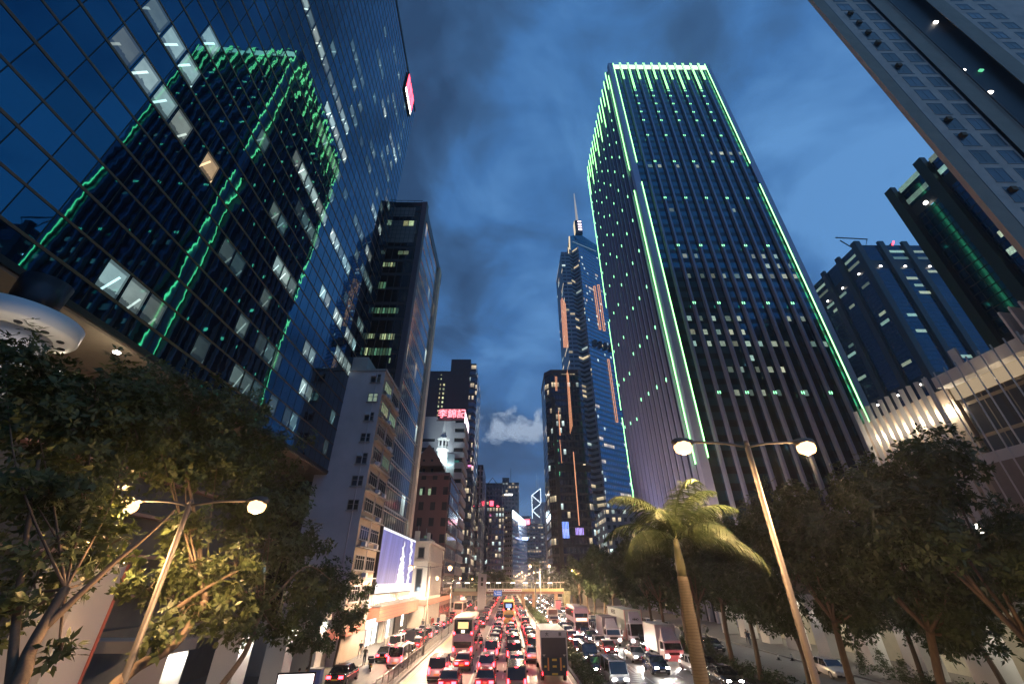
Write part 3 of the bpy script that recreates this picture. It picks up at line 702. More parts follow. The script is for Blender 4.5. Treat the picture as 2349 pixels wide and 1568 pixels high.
# grey block with horizontal slots and the red character sign
slot = facade('slot_wall', 30, 3.7, 1.0, .40, (.33,.32,.34), (.03,.035,.04), lit=0, rowlit=0, metal=.4, rough=.2)
wallg = plain('pale_cladding', (.33,.32,.34), .7, var=.1, scale=.1)
G1 = thing('office_block', 'pale grey office block carrying the glowing red character sign', 'office block')
MB().box(-34,-27.4,150,168,0,60.8,0,'tb').build('annex_wall', slot, G1)
MB().box(-34.1,-27.4,149.9,168,54,62.6).build('annex_top', wallg, G1)
MB().box(-27.4,-20.2,149.7,166,0,60.8).build('blank_wall', wallg, G1)
MB().box(-20.2,-16.9,150,166,0,60.8,0,'tb').build('balcony_wall', slot, G1)
bl = MB()
for z in np.arange(3.7, 60, 3.7): bl.box(-20.2,-16.3,149.6,166,z-1.25,z+.75)
bl.build('balconies', wallg, G1); MB().box(-27.5,-16.8,149.6,166.1,60.8,61.2).build('roof', M['dark_metal'], G1)
panes(G1, [((-19.6,149.98,44.6),(-18.0,149.98,44.6),(-18.0,149.98,46.0),(-19.6,149.98,46.0))], M['lit'], 'lit_window', (.2,1.4,1.2,1))
s0 = atY(*GQ(500,290),149.5); s1 = atY(*GQ(785,185),149.5)
sg = MB().box(s0.x,s1.x,149.5,149.9,s0.z,s1.z+.3).build('sign_panel', plain('sign_maroon', (.20,.05,.07), .4), G1)
text_mesh('sign_characters', '李錦記', (s1.z-s0.z)*.93, emit('neon_pink', (1.0,.22,.27), 3.4), G1, ((s0.x+s1.x)/2, 149.42, (s0.z+s1.z)/2+.35), (R(90),0,0), .05, bold=.035)
MB().tube([(s0.x,149.4,s1.z+.3),(s1.x,149.4,s1.z+.3)], .06, 6, 0).build('sign_edge', emit('neon_thin', (1,.25,.3), 2.5), G1)
MB().box(-16.9,-16.6,150,165.5,s0.z-2.5,s1.z-.5).build('side_sign', emit('side_sign_glow', (1.0,.78,.85), 3.2), G1)
light('sign_glow', 'AREA', ((s0.x+s1.x)/2, 148.6, s1.z+1.5), 700, (1,.16,.22), G1, (9, 2), (R(120), 0, 0))
light('sign_glow', 'AREA', ((s0.x+s1.x)/2, 152, s1.z+1.0), 700, (1,.12,.2), G1, (9, 2), (R(80), 0, 0))
# dark tall tower behind
darkw = facade('dark_tower_wall', 2.6, 3.5, .5, .45, (.022,.024,.034), (.035,.04,.055), lit=.0, rowlit=0, metal=.4, rough=.3)
H1 = thing('dark_high_rise', 'tall dark stepped tower directly behind the red character sign', 'tower')
MB().box(-41.6,-30.9,195,225,0,104.3,0,'b').box(-30.9,-20.5,195,225,0,111.4,0,'b').build('wall', darkw, H1)
MB().box(-20.5,-17.4,195.0,212,0,108.8,0,'b').build('glass_bay', facade('glass_bay', 1.0, 3.5, .9, .6, (.03,.04,.05), (.12,.22,.32), lit=.10, rowlit=.22, es=1.1, metal=.9), H1)
MB().box(-17.9,-16.7,197,226,0,104,0,'b').build('side_wing', facade('side_wing', 1.5, 3.5, .8, .6, (.06,.06,.075), (.2,.26,.36), lit=.12, rowlit=.06, es=1.2, metal=.8, warm=.7), H1)
C7_ = lambda x, y: ((1000+x/5.227)*.9396, (850+y/5.227)*.9396)
lw = []
for k in range(6):
    y = 450+k*55.5; sft = -k*5.6
    lw += frect(C7_, 428+sft, y, 452+sft, y+26, 194.96) 
for k in range(8):
    y = 450+k*55.5; sft = -k*5.6
    lw += frect(C7_, 386+sft, y, 402+sft, y+24, 194.96)
lw += frect(C7_,398,330,414,346,194.96)+frect(C7_,395,382,412,398,194.96)+frect(C7_,362,386,372,396,194.96)
panes(H1, lw, M['lit'], 'lit_window', (2.2,1.7,.95,1))
# more towers down the street, left of the vista
vis = [
 ('pale_high_rise','slim grey tower beside the dark tower at left of the street',(-30,-16.0,262,300),71,facade('t_pale',2.2,3.4,.42,.7,(.16,.13,.15),(.05,.06,.08),lit=.05,rowlit=.01,es=1.1,warm=.8)),
 ('dark_slab','narrow dark slab between the pale tower and the street',(-20,-15.6,228,258),47,facade('t_slab',1.4,3.3,.7,.6,(.03,.03,.04),(.05,.07,.1),lit=.05,rowlit=.02,es=1.0,warm=.6)),
]
for nme, lab, (x0,x1,y0,y1), h, mt in vis: tower(nme, lab, x0, x1, y0, y1, h, mt)
def ptower(name, label, pxl, pxr, pyt, Y, depth, mt, cat='tower'):
    """tower whose front stands at distance Y between two photo columns, top at a photo row"""
    a = atY(pxl, pyt, Y); b = atY(pxr, pyt, Y)
    return tower(name, label, a.x, b.x, Y, Y+depth, a.z, mt, cat), a, b
d6 = lambda x, y: ((1020+x/4.48)*.9396, (1100+y/4.48)*.9396)
x_, y_ = d6(745,360); x2_, _ = d6(925,385)
J, ja, jb = ptower('tower_with_red_sign', 'mid distance tower with a small red neon sign near its top', x_, x2_, y_, 330, 40, facade('t_j',2.4,3.6,.55,.55,(.035,.045,.07),(.05,.09,.15),lit=.08,rowlit=.03,es=1.0,warm=.6))
for q_ in ((788,548,828,600),(862,600,888,650)): 
    a = atY(*d6(q_[0],q_[3]),329.8); b = atY(*d6(q_[2],q_[1]),329.8); MB().box(a.x,b.x,329.2,329.8,a.z,b.z).build('red_sign', M['neon_red'], J)
fr_ = MB().tube([(ja.x+1,332,ja.z),(ja.x+5,332,ja.z+5),(ja.x+9,332,ja.z)], .3, 5); fr_.build('roof_frame', M['dark_metal'], J)
x_, y_ = d6(765,620); x2_, _ = d6(940,600)
ptower('lit_office_block', 'office block with bright columns of lit windows below the red sign', x_, x2_, d6(0,620)[1], 300, 25, facade('t_j2',2.2,3.5,.6,.6,(.07,.07,.09),(.09,.13,.2),lit=.22,rowlit=.10,es=1.2,warm=.5))
x_, y_ = d6(925,300); x2_, _ = d6(1000,300)
ptower('domed_tower', 'far dark tower with a rounded dark top and a thin mast', x_, x2_, y_, 440, 30, facade('t_k0',3,3.6,.5,.5,(.03,.04,.06),(.05,.08,.14),lit=.04,rowlit=.02,es=.9))
x_, y_ = d6(930,352); x2_, _ = d6(1105,352)
K_, ka, kb_ = ptower('far_dark_tower', 'far dark blue tower with a lit band, tallest left of the glowing billboard', x_, x2_, y_, 400, 40, facade('t_k',3,3.6,.6,.5,(.035,.05,.075),(.05,.09,.15),lit=.05,rowlit=.06,es=1.0))
MB().box(ka.x+2,kb_.x-6,399.8,399.95,atY(*d6(1000,478),400).z-.6,atY(*d6(1000,478),400).z+.6).build('light_band', M['white_lamp'], K_)
MB().tube([((ka.x+kb_.x)/2,405,ka.z),((ka.x+kb_.x)/2,405,ka.z+15)], .2, 5).build('mast', M['dark_metal'], K_)
# block with the big white billboard: its road face runs away to the right
def wedge(name, label, pl, pr, Z, Yl, mt, cat='tower'):
    """prism whose visible roof edge goes through two photo points at height Z"""
    a = atZ(*pl, Z); b = atZ(*pr, Z); t = thing(name, label, cat)
    m = MB(); m.prism([(a.x,a.y),(b.x,b.y),(b.x-8,b.y+30),(a.x-25,a.y+30)], 0, Z); m.build('wall', mt, t); return t, a, b
Zl = atY(*d6(1035,650),340).z
Lt, la, lb = wedge('billboard_tower', 'grey tower topped by a huge glowing white billboard', d6(1035,650), d6(1190,765), Zl, 340, facade('t_l',2.6,3.3,.75,.42,(.24,.24,.30),(.05,.06,.09),lit=.10,rowlit=.02,es=1.0,warm=.6))
la2 = atZ(*d6(1035,650), Zl); 
def on_line(p, q, px):     # point of the plan line p-q seen in photo column px at height Z
    d = ray(px[0], px[1]); # intersect vertical plane
    nx, ny = (q.y-p.y), -(q.x-p.x); t = (p.x*nx+p.y*ny)/(d[0]*nx+d[1]*ny); return Vector((d[0]*t, d[1]*t, CAMH+d[2]*t))
bb = [on_line(la, lb, d6(*p)) for p in ((1035,730),(1163,818),(1163,765),(1035,652))]
off = Vector((.5,-.9,0)); off = Vector((lb.y-la.y, -(lb.x-la.x), 0)).normalized()*.8
bo = MB(); bo.quad(*[p+off for p in bb]); 
bo.quad(*[bb[0], bb[0]+off, bb[3]+off, bb[3]]); bo.build('billboard', emit('billboard_glow', (.72,.90,1.0), 11.0), Lt)
a = on_line(la, lb, d6(1168,805)); b = on_line(la, lb, d6(1192,770)); MB().box(a.x,a.x+4.5,a.y-2,a.y-1,a.z,a.z+4).build('red_sign', M['neon_red'], Lt)
a = on_line(la, lb, d6(1138,975)); MB().box(a.x,a.x+5,a.y-2.5,a.y-1.5,a.z,a.z+2).build('blue_sign', emit('blue_sign_glow', (.45,.55,1), 5), Lt)
light('billboard_light', 'AREA', tuple((bb[0]+bb[1])/2+off*4), 25000, (.7,.88,1), Lt, (26, 6), (R(90), 0, 0))
# far blue complex closing the street
x_, y_ = d6(1190,800); x2_, _ = d6(1440,800)
ptower('far_office_complex', 'wide hazy blue office complex closing the far end of the street', x_, x2_+12, y_, 560, 60, facade('t_o',3.4,3.8,.75,.5,(.05,.08,.13),(.07,.13,.22),lit=.14,rowlit=.07,es=.9,warm=.3))
x_, y_ = d6(1110,660); x2_, _ = d6(1240,730)
ptower('far_rounded_block', 'low far block rising behind the glowing white billboard', x_, x2_, y_+12, 620, 60, facade('t_o2',3.4,3.8,.75,.5,(.05,.08,.13),(.07,.13,.22),lit=.08,rowlit=.03,es=.8))
x_, y_ = d6(1350,560); x2_, _ = d6(1425,555)
ptower('far_dotted_tower', 'far grey tower dotted with pale round windows beside the cross braced tower', x_, x2_, y_, 1300, 60, facade('t_n',6.0,6.0,.55,.55,(.10,.11,.13),(.30,.32,.36),lit=.2,rowlit=0,es=.7))
# cross-braced tower with white light lines
YK = 1500.0
bk_ = thing('cross_braced_tower', 'distant glass tower outlined by white crossing light lines with twin masts', 'tower')
p1 = atY(*d6(1247,485), YK); p2 = atY(*d6(1342,410), YK); p3 = atY(*d6(1252,740), YK); p4 = atY(*d6(1352,740), YK)
w_ = p2.x-p1.x
MB().prism([(p1.x,YK),(p2.x,YK),(p2.x,YK+w_),(p1.x,YK+w_)], 0, 0, cap=False)
tb = MB(); v = [(p1.x,YK,60),(p2.x,YK,60),(p2.x,YK+w_,60),(p1.x,YK+w_,60),(p1.x,YK,p1.z),(p2.x,YK,p2.z),(p2.x,YK+w_,p2.z),(p1.x,YK+w_,p1.z)]
for f in ((0,1,5,4),(1,2,6,5),(2,3,7,6),(3,0,4,7),(4,5,6,7)): tb.poly([v[i] for i in f])
tb.build('wall', facade('t_boc',5,5,.85,.6,(.03,.06,.11),(.05,.10,.18),lit=.04,rowlit=.06,es=.9), bk_)
dm = MB(); YL = YK-.6; rr = .85
n1 = atY(*d6(1250,485),YL); n2 = atY(*d6(1340,410),YL)
seg = [((1247,485),(1340,412)),((1247,485),(1254,740)),((1342,412),(1352,740)),((1247,485),(1348,572)),((1348,572),(1253,652)),((1253,652),(1335,727))]
for p, q in seg: dm.tube([atY(*d6(*p),YL), atY(*d6(*q),YL)], rr, 6)
dm.build('light_line', emit('white_line', (.80,.92,1.0), 4.5), bk_)
ms = MB()
for px, top in ((1303,245),(1317,275)): 
    a = atY(*d6(px,415),YK+20); b = atY(*d6(px,top),YK+20); ms.tube([a,(a.x,YK+20,b.z)], [1.1,.5], 6)
ms.build('mast', plain('mast_pale', (.5,.55,.6), .4, emis=(.6,.75,.9), es=.25), bk_)
# ================================================================== RIGHT: green outlined tower
GT = thing('green_lit_tower', 'tall office tower with green neon lines along its fins and corners', 'office tower')
GX0, GX1, GY0, GY1, GH = 46.8, 94.0, 100.0, 159.0, 219.0
gfront = facade('green_front', 3.715, 3.9, .96, .56, (.018,.035,.055), (.03,.115,.185), lit=.0, rowlit=0, metal=.85, rough=.08, wallrough=.2, wmetal=.85)
gside = facade('green_side', 3.9, 3.9, .96, .60, (.035,.05,.09), (.05,.10,.17), lit=.0, rowlit=0, metal=.9, rough=.1, wallrough=.25, wmetal=.85)
MB().quad((GX0,GY0,0),(GX1,GY0,0),(GX1,GY0,GH),(GX0,GY0,GH)).build('front_wall', gfront, GT)
MB().quad((GX0,GY1,0),(GX0,GY0,0),(GX0,GY0,GH),(GX0,GY1,GH)).build('side_wall', gside, GT)
MB().quad((GX1,GY0,0),(GX1,GY1,0),(GX1,GY1,GH),(GX1,GY0,GH)).quad((GX1,GY1,0),(GX0,GY1,0),(GX0,GY1,GH),(GX1,GY1,GH)).quad((GX0,GY0,GH),(GX1,GY0,GH),(GX1,GY1,GH),(GX0,GY1,GH)).build('rear_wall', M['dark_metal'], GT)
M['fin'] = plain('fin_metal', (.34,.34,.46), .42, .45, var=.1, scale=.2)
cp = MB().prism([(GX0-.5,GY0-.6),(GX0+1.7,GY0-.6),(GX0+1.7,GY0+.0),(GX0,GY0),(GX0,GY0+1.6),(GX0-.5,GY0+1.6)], 0, GH+.5)
cp.build('corner_pier', M['fin'], GT)
MB().box(GX1-1.9,GX1+.3,GY0-.6,GY0-.01,0,GH+.5).build('corner_pier', M['fin'], GT)
FD = plain('fin_dark', (.22,.24,.34), .38, .5, var=.1, scale=.2)
xs = [GX0 + 4.95 + 3.70*k for k in range(11)]
for x in xs:
    m = MB(); m.prism([(x-.42,GY0-.02),(x-.30,GY0-.95),(x+.30,GY0-.95),(x+.42,GY0-.02)], 0, GH+.3); m.build('fin', FD, GT)
ys = [GY0 + 3.6 + 3.95*k for k in range(14)]
for y in ys:
    m = MB(); m.prism([(GX0+.02,y-.42),(GX0+.02,y+.42),(GX0-.95,y+.30),(GX0-.95,y-.30)], 0, GH+.3); m.build('fin', M['fin'], GT)
def nbar(mb, x0, x1, y0, y1, z0, z1): mb.box(x0, x1, y0, y1, z0, z1)
def nst(name, *a): MB().box(*a).build(name, M['neon_green'], GT)
# corner lines, broken in two
for (z0, z1) in ((146, GH),(34, 134.8)): nst('neon_line', GX0+1.72, GX0+1.9, GY0-.8, GY0-.62, z0, z1)
for (z0, z1) in ((146, GH),(34, 134.0)): nst('neon_line', GX1-2.1, GX1-1.92, GY0-.8, GY0-.62, z0, z1)
for (z0, z1) in ((144.5, GH-6),(33, 133)): nst('neon_line', GX0-.7, GX0-.52, GY0+1.65, GY0+1.83, z0, z1)
for (z0, z1) in ((120, GH-4),(68.8, 112),(32, 65.5)): nst('neon_line', GX0-.7, GX0-.52, GY1-.6, GY1-.42, z0, z1)
MB().box(GX0+1.75,GX1-1.95,GY0-.3,GY0-.05,GH-3.6,GH-.5).build('light_band', M['neon_white_green'], GT)
dots = MB()
for i, x in enumerate(xs):
    zl = 204.8 if i % 2 == 0 else 196.8
    for dx in (-.34, .22): nst('neon_line', x+dx, x+dx+.12, GY0-1.07, GY0-.96, zl, GH)
    if i % 2 == 1:
        for z in (195.4,191.2,185.2,179.1,173.0,162.8,146.3,126.0,103.2,80.0,51.0):
            for dx in (-.42, .2): dots.box(x+dx+.03, x+dx+.2, GY0-1.1, GY0-.96, z-.36, z+.36)
k = 0
for i, y in enumerate(ys):
    zl = (205 if i % 2 == 0 else 195.2)
    zl -= 0 
    for dy in (-.34, .22): nst('neon_line', GX0-1.07, GX0-.96, y+dy, y+dy+.12, zl, GH)
    if i % 2 == 1:
        for z in (193,186,179,170,160,148,136,123,108,92,76,58): dots.box(GX0-1.1, GX0-.96, y-.2, y+.2, z-.55+((i*37)%9)*.6, z+.55+((i*37)%9)*.6)
o = dots.build('light_dot', emit('neon_dot', (.3,1,.45), 3.0), GT); o['kind'] = 'stuff'
o = MB()
# lit windows between the fins of the front
lw = []
bays = [GX0+1.9] + xs + [GX1-2.0]
def gwin(z, i0, i1, pr=1.0, wfrac=.55):
    for i in range(i0, i1):
        if rng.random() < pr:
            a, b = bays[i]+.6, bays[i+1]-.6; w = (b-a)*wfrac*(.7+.5*rng.random()); a = a + (b-a-w)*rng.random()*.6
            lw.append(((a,GY0-.02,z),(a+w,GY0-.02,z),(a+w,GY0-.02,z+1.7),(a,GY0-.02,z+1.7)))
for z, i0, i1, p in ((98.6,2,4,1),(98.6,8,11,1),(94.5,9,12,1),(90.3,2,12,.95),(74.2,1,6,.8),(74.2,9,11,1),(69.5,1,6,1),(65.6,1,9,.9),(65.6,10,12,1),(57.4,3,8,.95),(50.5,2,9,.75),(45.6,4,6,.6),(61,3,9,.2),(152,8,12,.8),(144,1,9,.5),(120,2,10,.15)): gwin(z, i0, i1, p)
panes(GT, lw, M['lit'], 'lit_window', (.9,.85,.72,1), 95)
light('uplight', 'SPOT', (GX0-16, GY0-14, 6), 75000, (.95,.72,.62), GT, .5, None, R(90))
_u = kids(GT)[-1]; _u.data.spot_size = R(85); _u.data.spot_blend = .9; aim(_u, (GX0+4, GY0+4, 45))
light('uplight', 'SPOT', (GX0-13, GY0+26, 6), 75000, (.80,.70,.95), GT, .5, None, R(90))
_u = kids(GT)[-1]; _u.data.spot_size = R(95); _u.data.spot_blend = .9; aim(_u, (GX0, GY0+26, 50))

# ================================================================== tall landmark-height tower with mast
CNp = lambda x, y: ((1300+x/3.92)*.9396, (450+y/3.92)*.9396)
CP = thing('masted_tower', 'very tall blue glass tower with pyramid crown and bright needle mast', 'skyscraper')
cpf = facade('masted_front', 2.0, 4.3, .86, .55, (.12,.19,.27), (.10,.27,.45), lit=.045, rowlit=.03, es=1.3, metal=.85, rough=.12, warm=.1, wallrough=.4, wmetal=.3)
cpl = facade('masted_bands', 9.0, 4.3, .92, .5, (.20,.23,.27), (.03,.06,.09), lit=.10, rowlit=.05, es=1.2, metal=.7, rough=.15, warm=.5)
MB().prism([(50.5,299.5),(58.5,299.5),(59.5,345),(50.5,345)], 0, 286).build('left_wing', cpl, CP)
MB().prism([(58.5,300.5),(62.5,303.5),(67.4,297.5),(72,345),(58.5,345)], 0, 291).build('recess', cpl, CP)
pR = atZ(*CNp(700,755), 294)
MB().prism([(67.5,299.8),(pR.x,pR.y),(pR.x-8,pR.y+45),(67.5,345)], 0, 295).build('front_wall', cpf, CP)
cr = MB(); a = (59.5,302,292); b = (67.5,301,295); c = (pR.x,pR.y,295)
a1 = (60.5,303,306); b1 = (67,303,309); c1 = (pR.x-3,pR.y+2,306)
a1 = tuple(atY(*CNp(352,495), 303)); b1 = tuple(atY(*CNp(395,488), 303)); e1 = tuple(atY(*CNp(478,490), 305)); c1 = tuple(atY(*CNp(640,600), 318))
cr.poly([(60,303,291),(67.5,303,291),b1,a1]).poly([(67.5,303,291),(pR.x,pR.y+4,291),c1,e1,b1]); cr.poly([a1,b1,e1,c1,(80,340,300),(60,340,300)])
cr.build('crown', facade('crown_glass', 2, 2.4, .9, .9, (.10,.2,.26), (.05,.22,.34), lit=0, rowlit=0, metal=.9, rough=.12), CP)
el = MB(); el.box(57.6,58.4,299.2,299.5,284,292).tube([atY(*CNp(352,500),302.5), atY(*CNp(356,640),302.5)], .7, 6)
el.build('crown_edge_light', emit('warm_edge', (1,.80,.50), 1.1), CP)
el = MB().tube([atY(*CNp(385,555),302.6)+Vector((0,-1,0)), atY(*CNp(608,640),316)], .45, 6); el.build('crown_rim', plain('rim_pale', (.5,.6,.62), .4, emis=(.5,.7,.8), es=.25), CP)
ym_ = 306
bx = [atY(*CNp(*p), ym_) for p in ((408,480),(475,480),(462,370),(414,360))]
mm = MB(); hwid = (bx[1].x-bx[0].x)/2; mx = (bx[0].x+bx[1].x)/2
mm.prism([(mx-hwid,ym_-hwid),(mx+hwid,ym_-hwid),(mx+hwid,ym_+hwid),(mx-hwid,ym_+hwid)], bx[0].z-2, bx[2].z); mm.build('lantern', M['dark_metal'], CP)
for i in range(4):
    z = bx[0].z + 2.5 + i*(bx[2].z-bx[0].z-3)/3.6; MB().box(mx-.4,mx+hwid*.9,ym_-hwid-.25,ym_-hwid-.02,z,z+1.8).build('lantern_light', emit('lantern_pink', (1,.80,.95), 3.2) if 'lantern_pink' not in MATS else MATS['lantern_pink'], CP)
MB().box(mx-hwid-.2,mx-hwid-.02,ym_-hwid,ym_+hwid,bx[0].z,bx[2].z).build('lantern_light', MATS['warm_edge'], CP)
tp = atY(*CNp(395,88), ym_)
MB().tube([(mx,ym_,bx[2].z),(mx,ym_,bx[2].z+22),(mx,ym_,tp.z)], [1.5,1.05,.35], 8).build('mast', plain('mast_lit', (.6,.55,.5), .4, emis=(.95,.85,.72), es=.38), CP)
P8 = lambda x, y: ((1300+x/3.484)*.9396, (850+y/3.484)*.9396)
fl = lambda p: on_line(Vector((67.5,299.2,0)), Vector((pR.x,pR.y-.6,0)), p)
ol = MB()
for (q0, q1) in (((585,975),(640,1385)),((600,975),(655,1385)),((622,960),(680,1395)),((638,960),(697,1400))): ol.tube([fl(CNp(*q0)), fl(CNp(*q1))], .28, 5)
ol.tube([fl(CNp(585,975)), fl(CNp(600,975))], .28, 5).tube([fl(CNp(640,1385)), fl(CNp(655,1387))], .28, 5).tube([fl(CNp(622,960)), fl(CNp(638,962))], .28, 5).tube([fl(CNp(680,1397)), fl(CNp(697,1400))], .28, 5)
for (q0, q1) in (((639,93),(712,625)),((652,95),(727,625))): ol.tube([fl(P8(*q0)), fl(P8(*q1))], .25, 5)
ol.tube([fl(P8(639,93)), fl(P8(652,95))], .25, 5).tube([fl(P8(712,625)), fl(P8(727,627))], .25, 5)
ol.build('orange_outline', M['neon_orange'], CP)
ll = MB()
for k in range(6):
    x0 = 272+k*8.5; ll.tube([atX(*CNp(x0,1080+abs(k-2)*14),50.2) if 0 else atY(*CNp(x0,1080+abs(k-1.5)*16),299.2), atY(*CNp(x0+27,1560),299.2)], .22, 5)
ll.build('orange_line', M['neon_orange'], CP)
dk = MB()
for k in range(4):
    a = fl(CNp(585+k*48,1490+k*14)); b = fl(CNp(615+k*48,1555+k*16)); dk.box(a.x,b.x,a.y-1.2,b.y-.2,b.z,a.z)
dk.build('louvre', M['black'], CP)
# dark twin block left of it
PT = thing('dark_rounded_block', 'dark glass block with orange vertical neon lines left of the masted tower', 'office tower')
fp = facade('dark_grid', 1.5, 3.6, .8, .72, (.025,.028,.04), (.05,.07,.11), lit=.03, rowlit=.09, es=1.0, metal=.9, rough=.12, warm=.2)
x0, x1, yy, hh = 20.9, 39.6, 200.0, 105.6
MB().prism([(x0+2,yy),(x1-2,yy),(x1,yy+2),(x1,yy+32),(x0+1,yy+32),(x0-1.2,yy+28),(x0-1.2,yy+4)], 0, hh).build('wall', fp, PT)
MB().prism([(x0+1.9,yy-.2),(x1-1.9,yy-.2),(x1+.2,yy+2),(x1+.2,yy+32),(x0-1.4,yy+28),(x0-1.4,yy+4)], hh, hh+2.2).build('roof', plain('roof_maroon', (.05,.02,.025), .4), PT)
MB().box(x0+1.6,x0+3.4,yy-.5,yy-.02,0,hh-14).build('corner_column', M['black'], PT)
MB().box(x0+2,x1,yy-.35,yy-.02,53.5,56.5).build('plant_band', M['black'], PT)
ol = MB()
for k in range(3): ol.tube([atY(*P8(193+k*7,238), yy-.4), atY(*P8(197+k*6,360), yy-.4)], .10, 5)
for k in range(4): ol.tube([atY(*P8(291+k*5,185+abs(k-1)*20), yy-.5), atY(*P8(322+k*6,725-k*20), yy-.5)], .10, 5)
ol.tube([atY(*P8(220,530),yy-.4), atY(*P8(233,740),yy-.4)], .12, 5).tube([atY(*P8(225,560),yy-.4), atY(*P8(238,740),yy-.4)], .12, 5)
ol.tube([atY(*P8(232,775),yy-.4), atY(*P8(250,975),yy-.4)], .12, 5).tube([atY(*P8(348,880),yy-.5), atY(*P8(398,1505),yy-.5)], .2, 5)
ol.build('orange_line', M['neon_orange'], PT)
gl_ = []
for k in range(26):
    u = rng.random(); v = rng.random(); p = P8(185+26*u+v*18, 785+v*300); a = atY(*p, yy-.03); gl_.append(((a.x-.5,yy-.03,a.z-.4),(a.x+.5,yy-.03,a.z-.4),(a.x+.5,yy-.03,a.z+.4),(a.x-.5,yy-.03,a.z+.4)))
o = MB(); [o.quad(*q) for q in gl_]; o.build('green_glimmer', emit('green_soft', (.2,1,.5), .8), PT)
q = frect(lambda x,y: ((1300+x/3.742)*.9396,(1250+y/3.742)*.9396), 268,85,335,235, yy-.04, 5, .3)
bl_ = emit('blue_glow_window', (.22,.36,1.0), 2.2); panes(PT, q, bl_, 'blue_window')
q = frect(lambda x,y: ((1300+x/3.742)*.9396,(1250+y/3.742)*.9396), 392,140,470,205, yy-.04, 6, .3); panes(PT, q, emit('violet_window', (.5,.35,1.0), 1.6), 'blue_window')
# lower dark podium building and white lit block in front of the masted tower
LB = thing('banded_block', 'banded office block with many lit windows at the foot of the masted tower', 'office block')
MB().box(58,84,262,290,16,46,0).build('wall', facade('banded', 3.4, 4.2, .5, .5, (.22,.23,.26), (.04,.06,.09), lit=.45, rowlit=.1, es=1.4, metal=.6, rough=.2, warm=.6), LB)
MB().box(40,90,255,292,0,16).build('podium', facade('podium_dark', 3, 4, .9, .5, (.03,.03,.03), (.04,.05,.06), lit=.06, rowlit=.02, es=.6, metal=.7), LB)
AR = thing('arched_hall', 'low hall with a row of tall warm lit arches beyond the trees', 'hall')
MB().box(30,52,180,194,0,14).build('wall', M['concrete'], AR)
for k in range(6):
    MB().box(29.9,30.0,180.6+k*2.2,182.0+k*2.2,5,12.6).build('arch', emit('arch_warm', (1,.62,.34), .35) if 'arch_warm' not in MATS else MATS['arch_warm'], AR)
# pale slab left of the rounded block, with white glowing screen high on it
SL = thing('pale_slab', 'narrow pale slab building with a glowing white screen, left of the dark block', 'tower')
a = atY(*d6(1432,700), 235); b = atY(*d6(1500,700), 235)
MB().box(a.x,b.x+2,235,262,0,a.z+8).build('wall', facade('pale_slab_w', 1.2, 1.2, .7, .5, (.25,.24,.28), (.12,.12,.16), lit=0, rowlit=0, metal=.2, rough=.5), SL)
a1 = atY(*d6(1447,785), 234.8); b1 = atY(*d6(1494,692), 234.8); MB().box(a1.x,b1.x,234.6,234.9,a1.z,b1.z).build('screen', MATS['billboard_glow'], SL)

# ================================================================== dark striped towers on the right
def striped(name, label, x0, y0, x1, y1, h, zb, seed):
    """black tower whose faces carry blue glass strips between black piers; corner (x0,y0) faces the street"""
    t = thing(name, label, 'office tower')
    MB().box(x0, x1, y0, y1, 0, h).build('core_wall', plain('tower_black', (.012,.014,.018), .5) if 'tower_black' not in MATS else MATS['tower_black'], t)
    gm_ = facade('strip_glass', 1.55, 2.1, .90, .88, (.008,.012,.016), (.022,.085,.145), lit=0, rowlit=0, metal=.95, rough=.06) if 'strip_glass' not in MATS else MATS['strip_glass']
    r_ = random.Random(seed); lits = []
    def strips(L, frm, axis):
        n = 3; unit = L/n
        for k in range(n):
            s0 = k*unit + unit*.20; s1 = (k+1)*unit - unit*.14
            for (z0, z1) in ((20, h*.50), (h*.54, h*.90), (h*.935, h*.995)):
                m = MB()
                if axis == 'x': m.quad((frm+s0, y0-.08, z0),(frm+s1, y0-.08, z0),(frm+s1, y0-.08, z1),(frm+s0, y0-.08, z1))
                else: m.quad((x0-.08, frm+s1, z0),(x0-.08, frm+s0, z0),(x0-.08, frm+s0, z1),(x0-.08, frm+s1, z1))
                m.build('glass_strip', gm_, t)
            for z in np.arange(22, h*.99, 4.2):
                pr = .19 if z < h*.9 else .8
                if r_.random() < pr and not (h*.49 < z < h*.54) and not (h*.885 < z < h*.93):
                    a = s0 + (s1-s0)*r_.random()*.4; b = a + (s1-s0)*(.35+.4*r_.random()); b = min(b, s1)
                    if z > h*.93: a, b = s0, s1
                    if axis == 'x': lits.append(((frm+a, y0-.12, z),(frm+b, y0-.12, z),(frm+b, y0-.12, z+1.5),(frm+a, y0-.12, z+1.5)))
                    else: lits.append(((x0-.12, frm+b, z),(x0-.12, frm+a, z),(x0-.12, frm+a, z+1.5),(x0-.12, frm+b, z+1.5)))
        pr_ = MB()
        for k in range(n+1):
            c = k*unit
            if axis == 'x': pr_.box(frm+c-unit*.10, frm+c+unit*.13, y0-1.3, y0-.02, 0, h+1.6)
            else: pr_.box(x0-1.3, x0-.02, frm+c-unit*.10, frm+c+unit*.13, 0, h+1.6)
        pr_.build('piers', MATS['pier_dark'] if 'pier_dark' in MATS else plain('pier_dark', (.016,.022,.024), .45), t)
    strips(x1-x0, x0, 'x'); strips(y1-y0, y0, 'y')
    panes(t, lits, M['lit'], 'lit_window', (.75,.80,.66,1))
    q = MB()
    for k in range(3):
        for zf in (.515, .905):
            q.box(x0+(x1-x0)/3*(k+.42), x0+(x1-x0)/3*(k+.5), y0-.9, y0-.5, h*zf, h*zf+.7)
            q.box(x0-.9, x0-.5, y0+(y1-y0)/3*(k+.42), y0+(y1-y0)/3*(k+.5), h*zf, h*zf+.7)
    q.build('warm_lamp', M['white_lamp'], t)
    return t
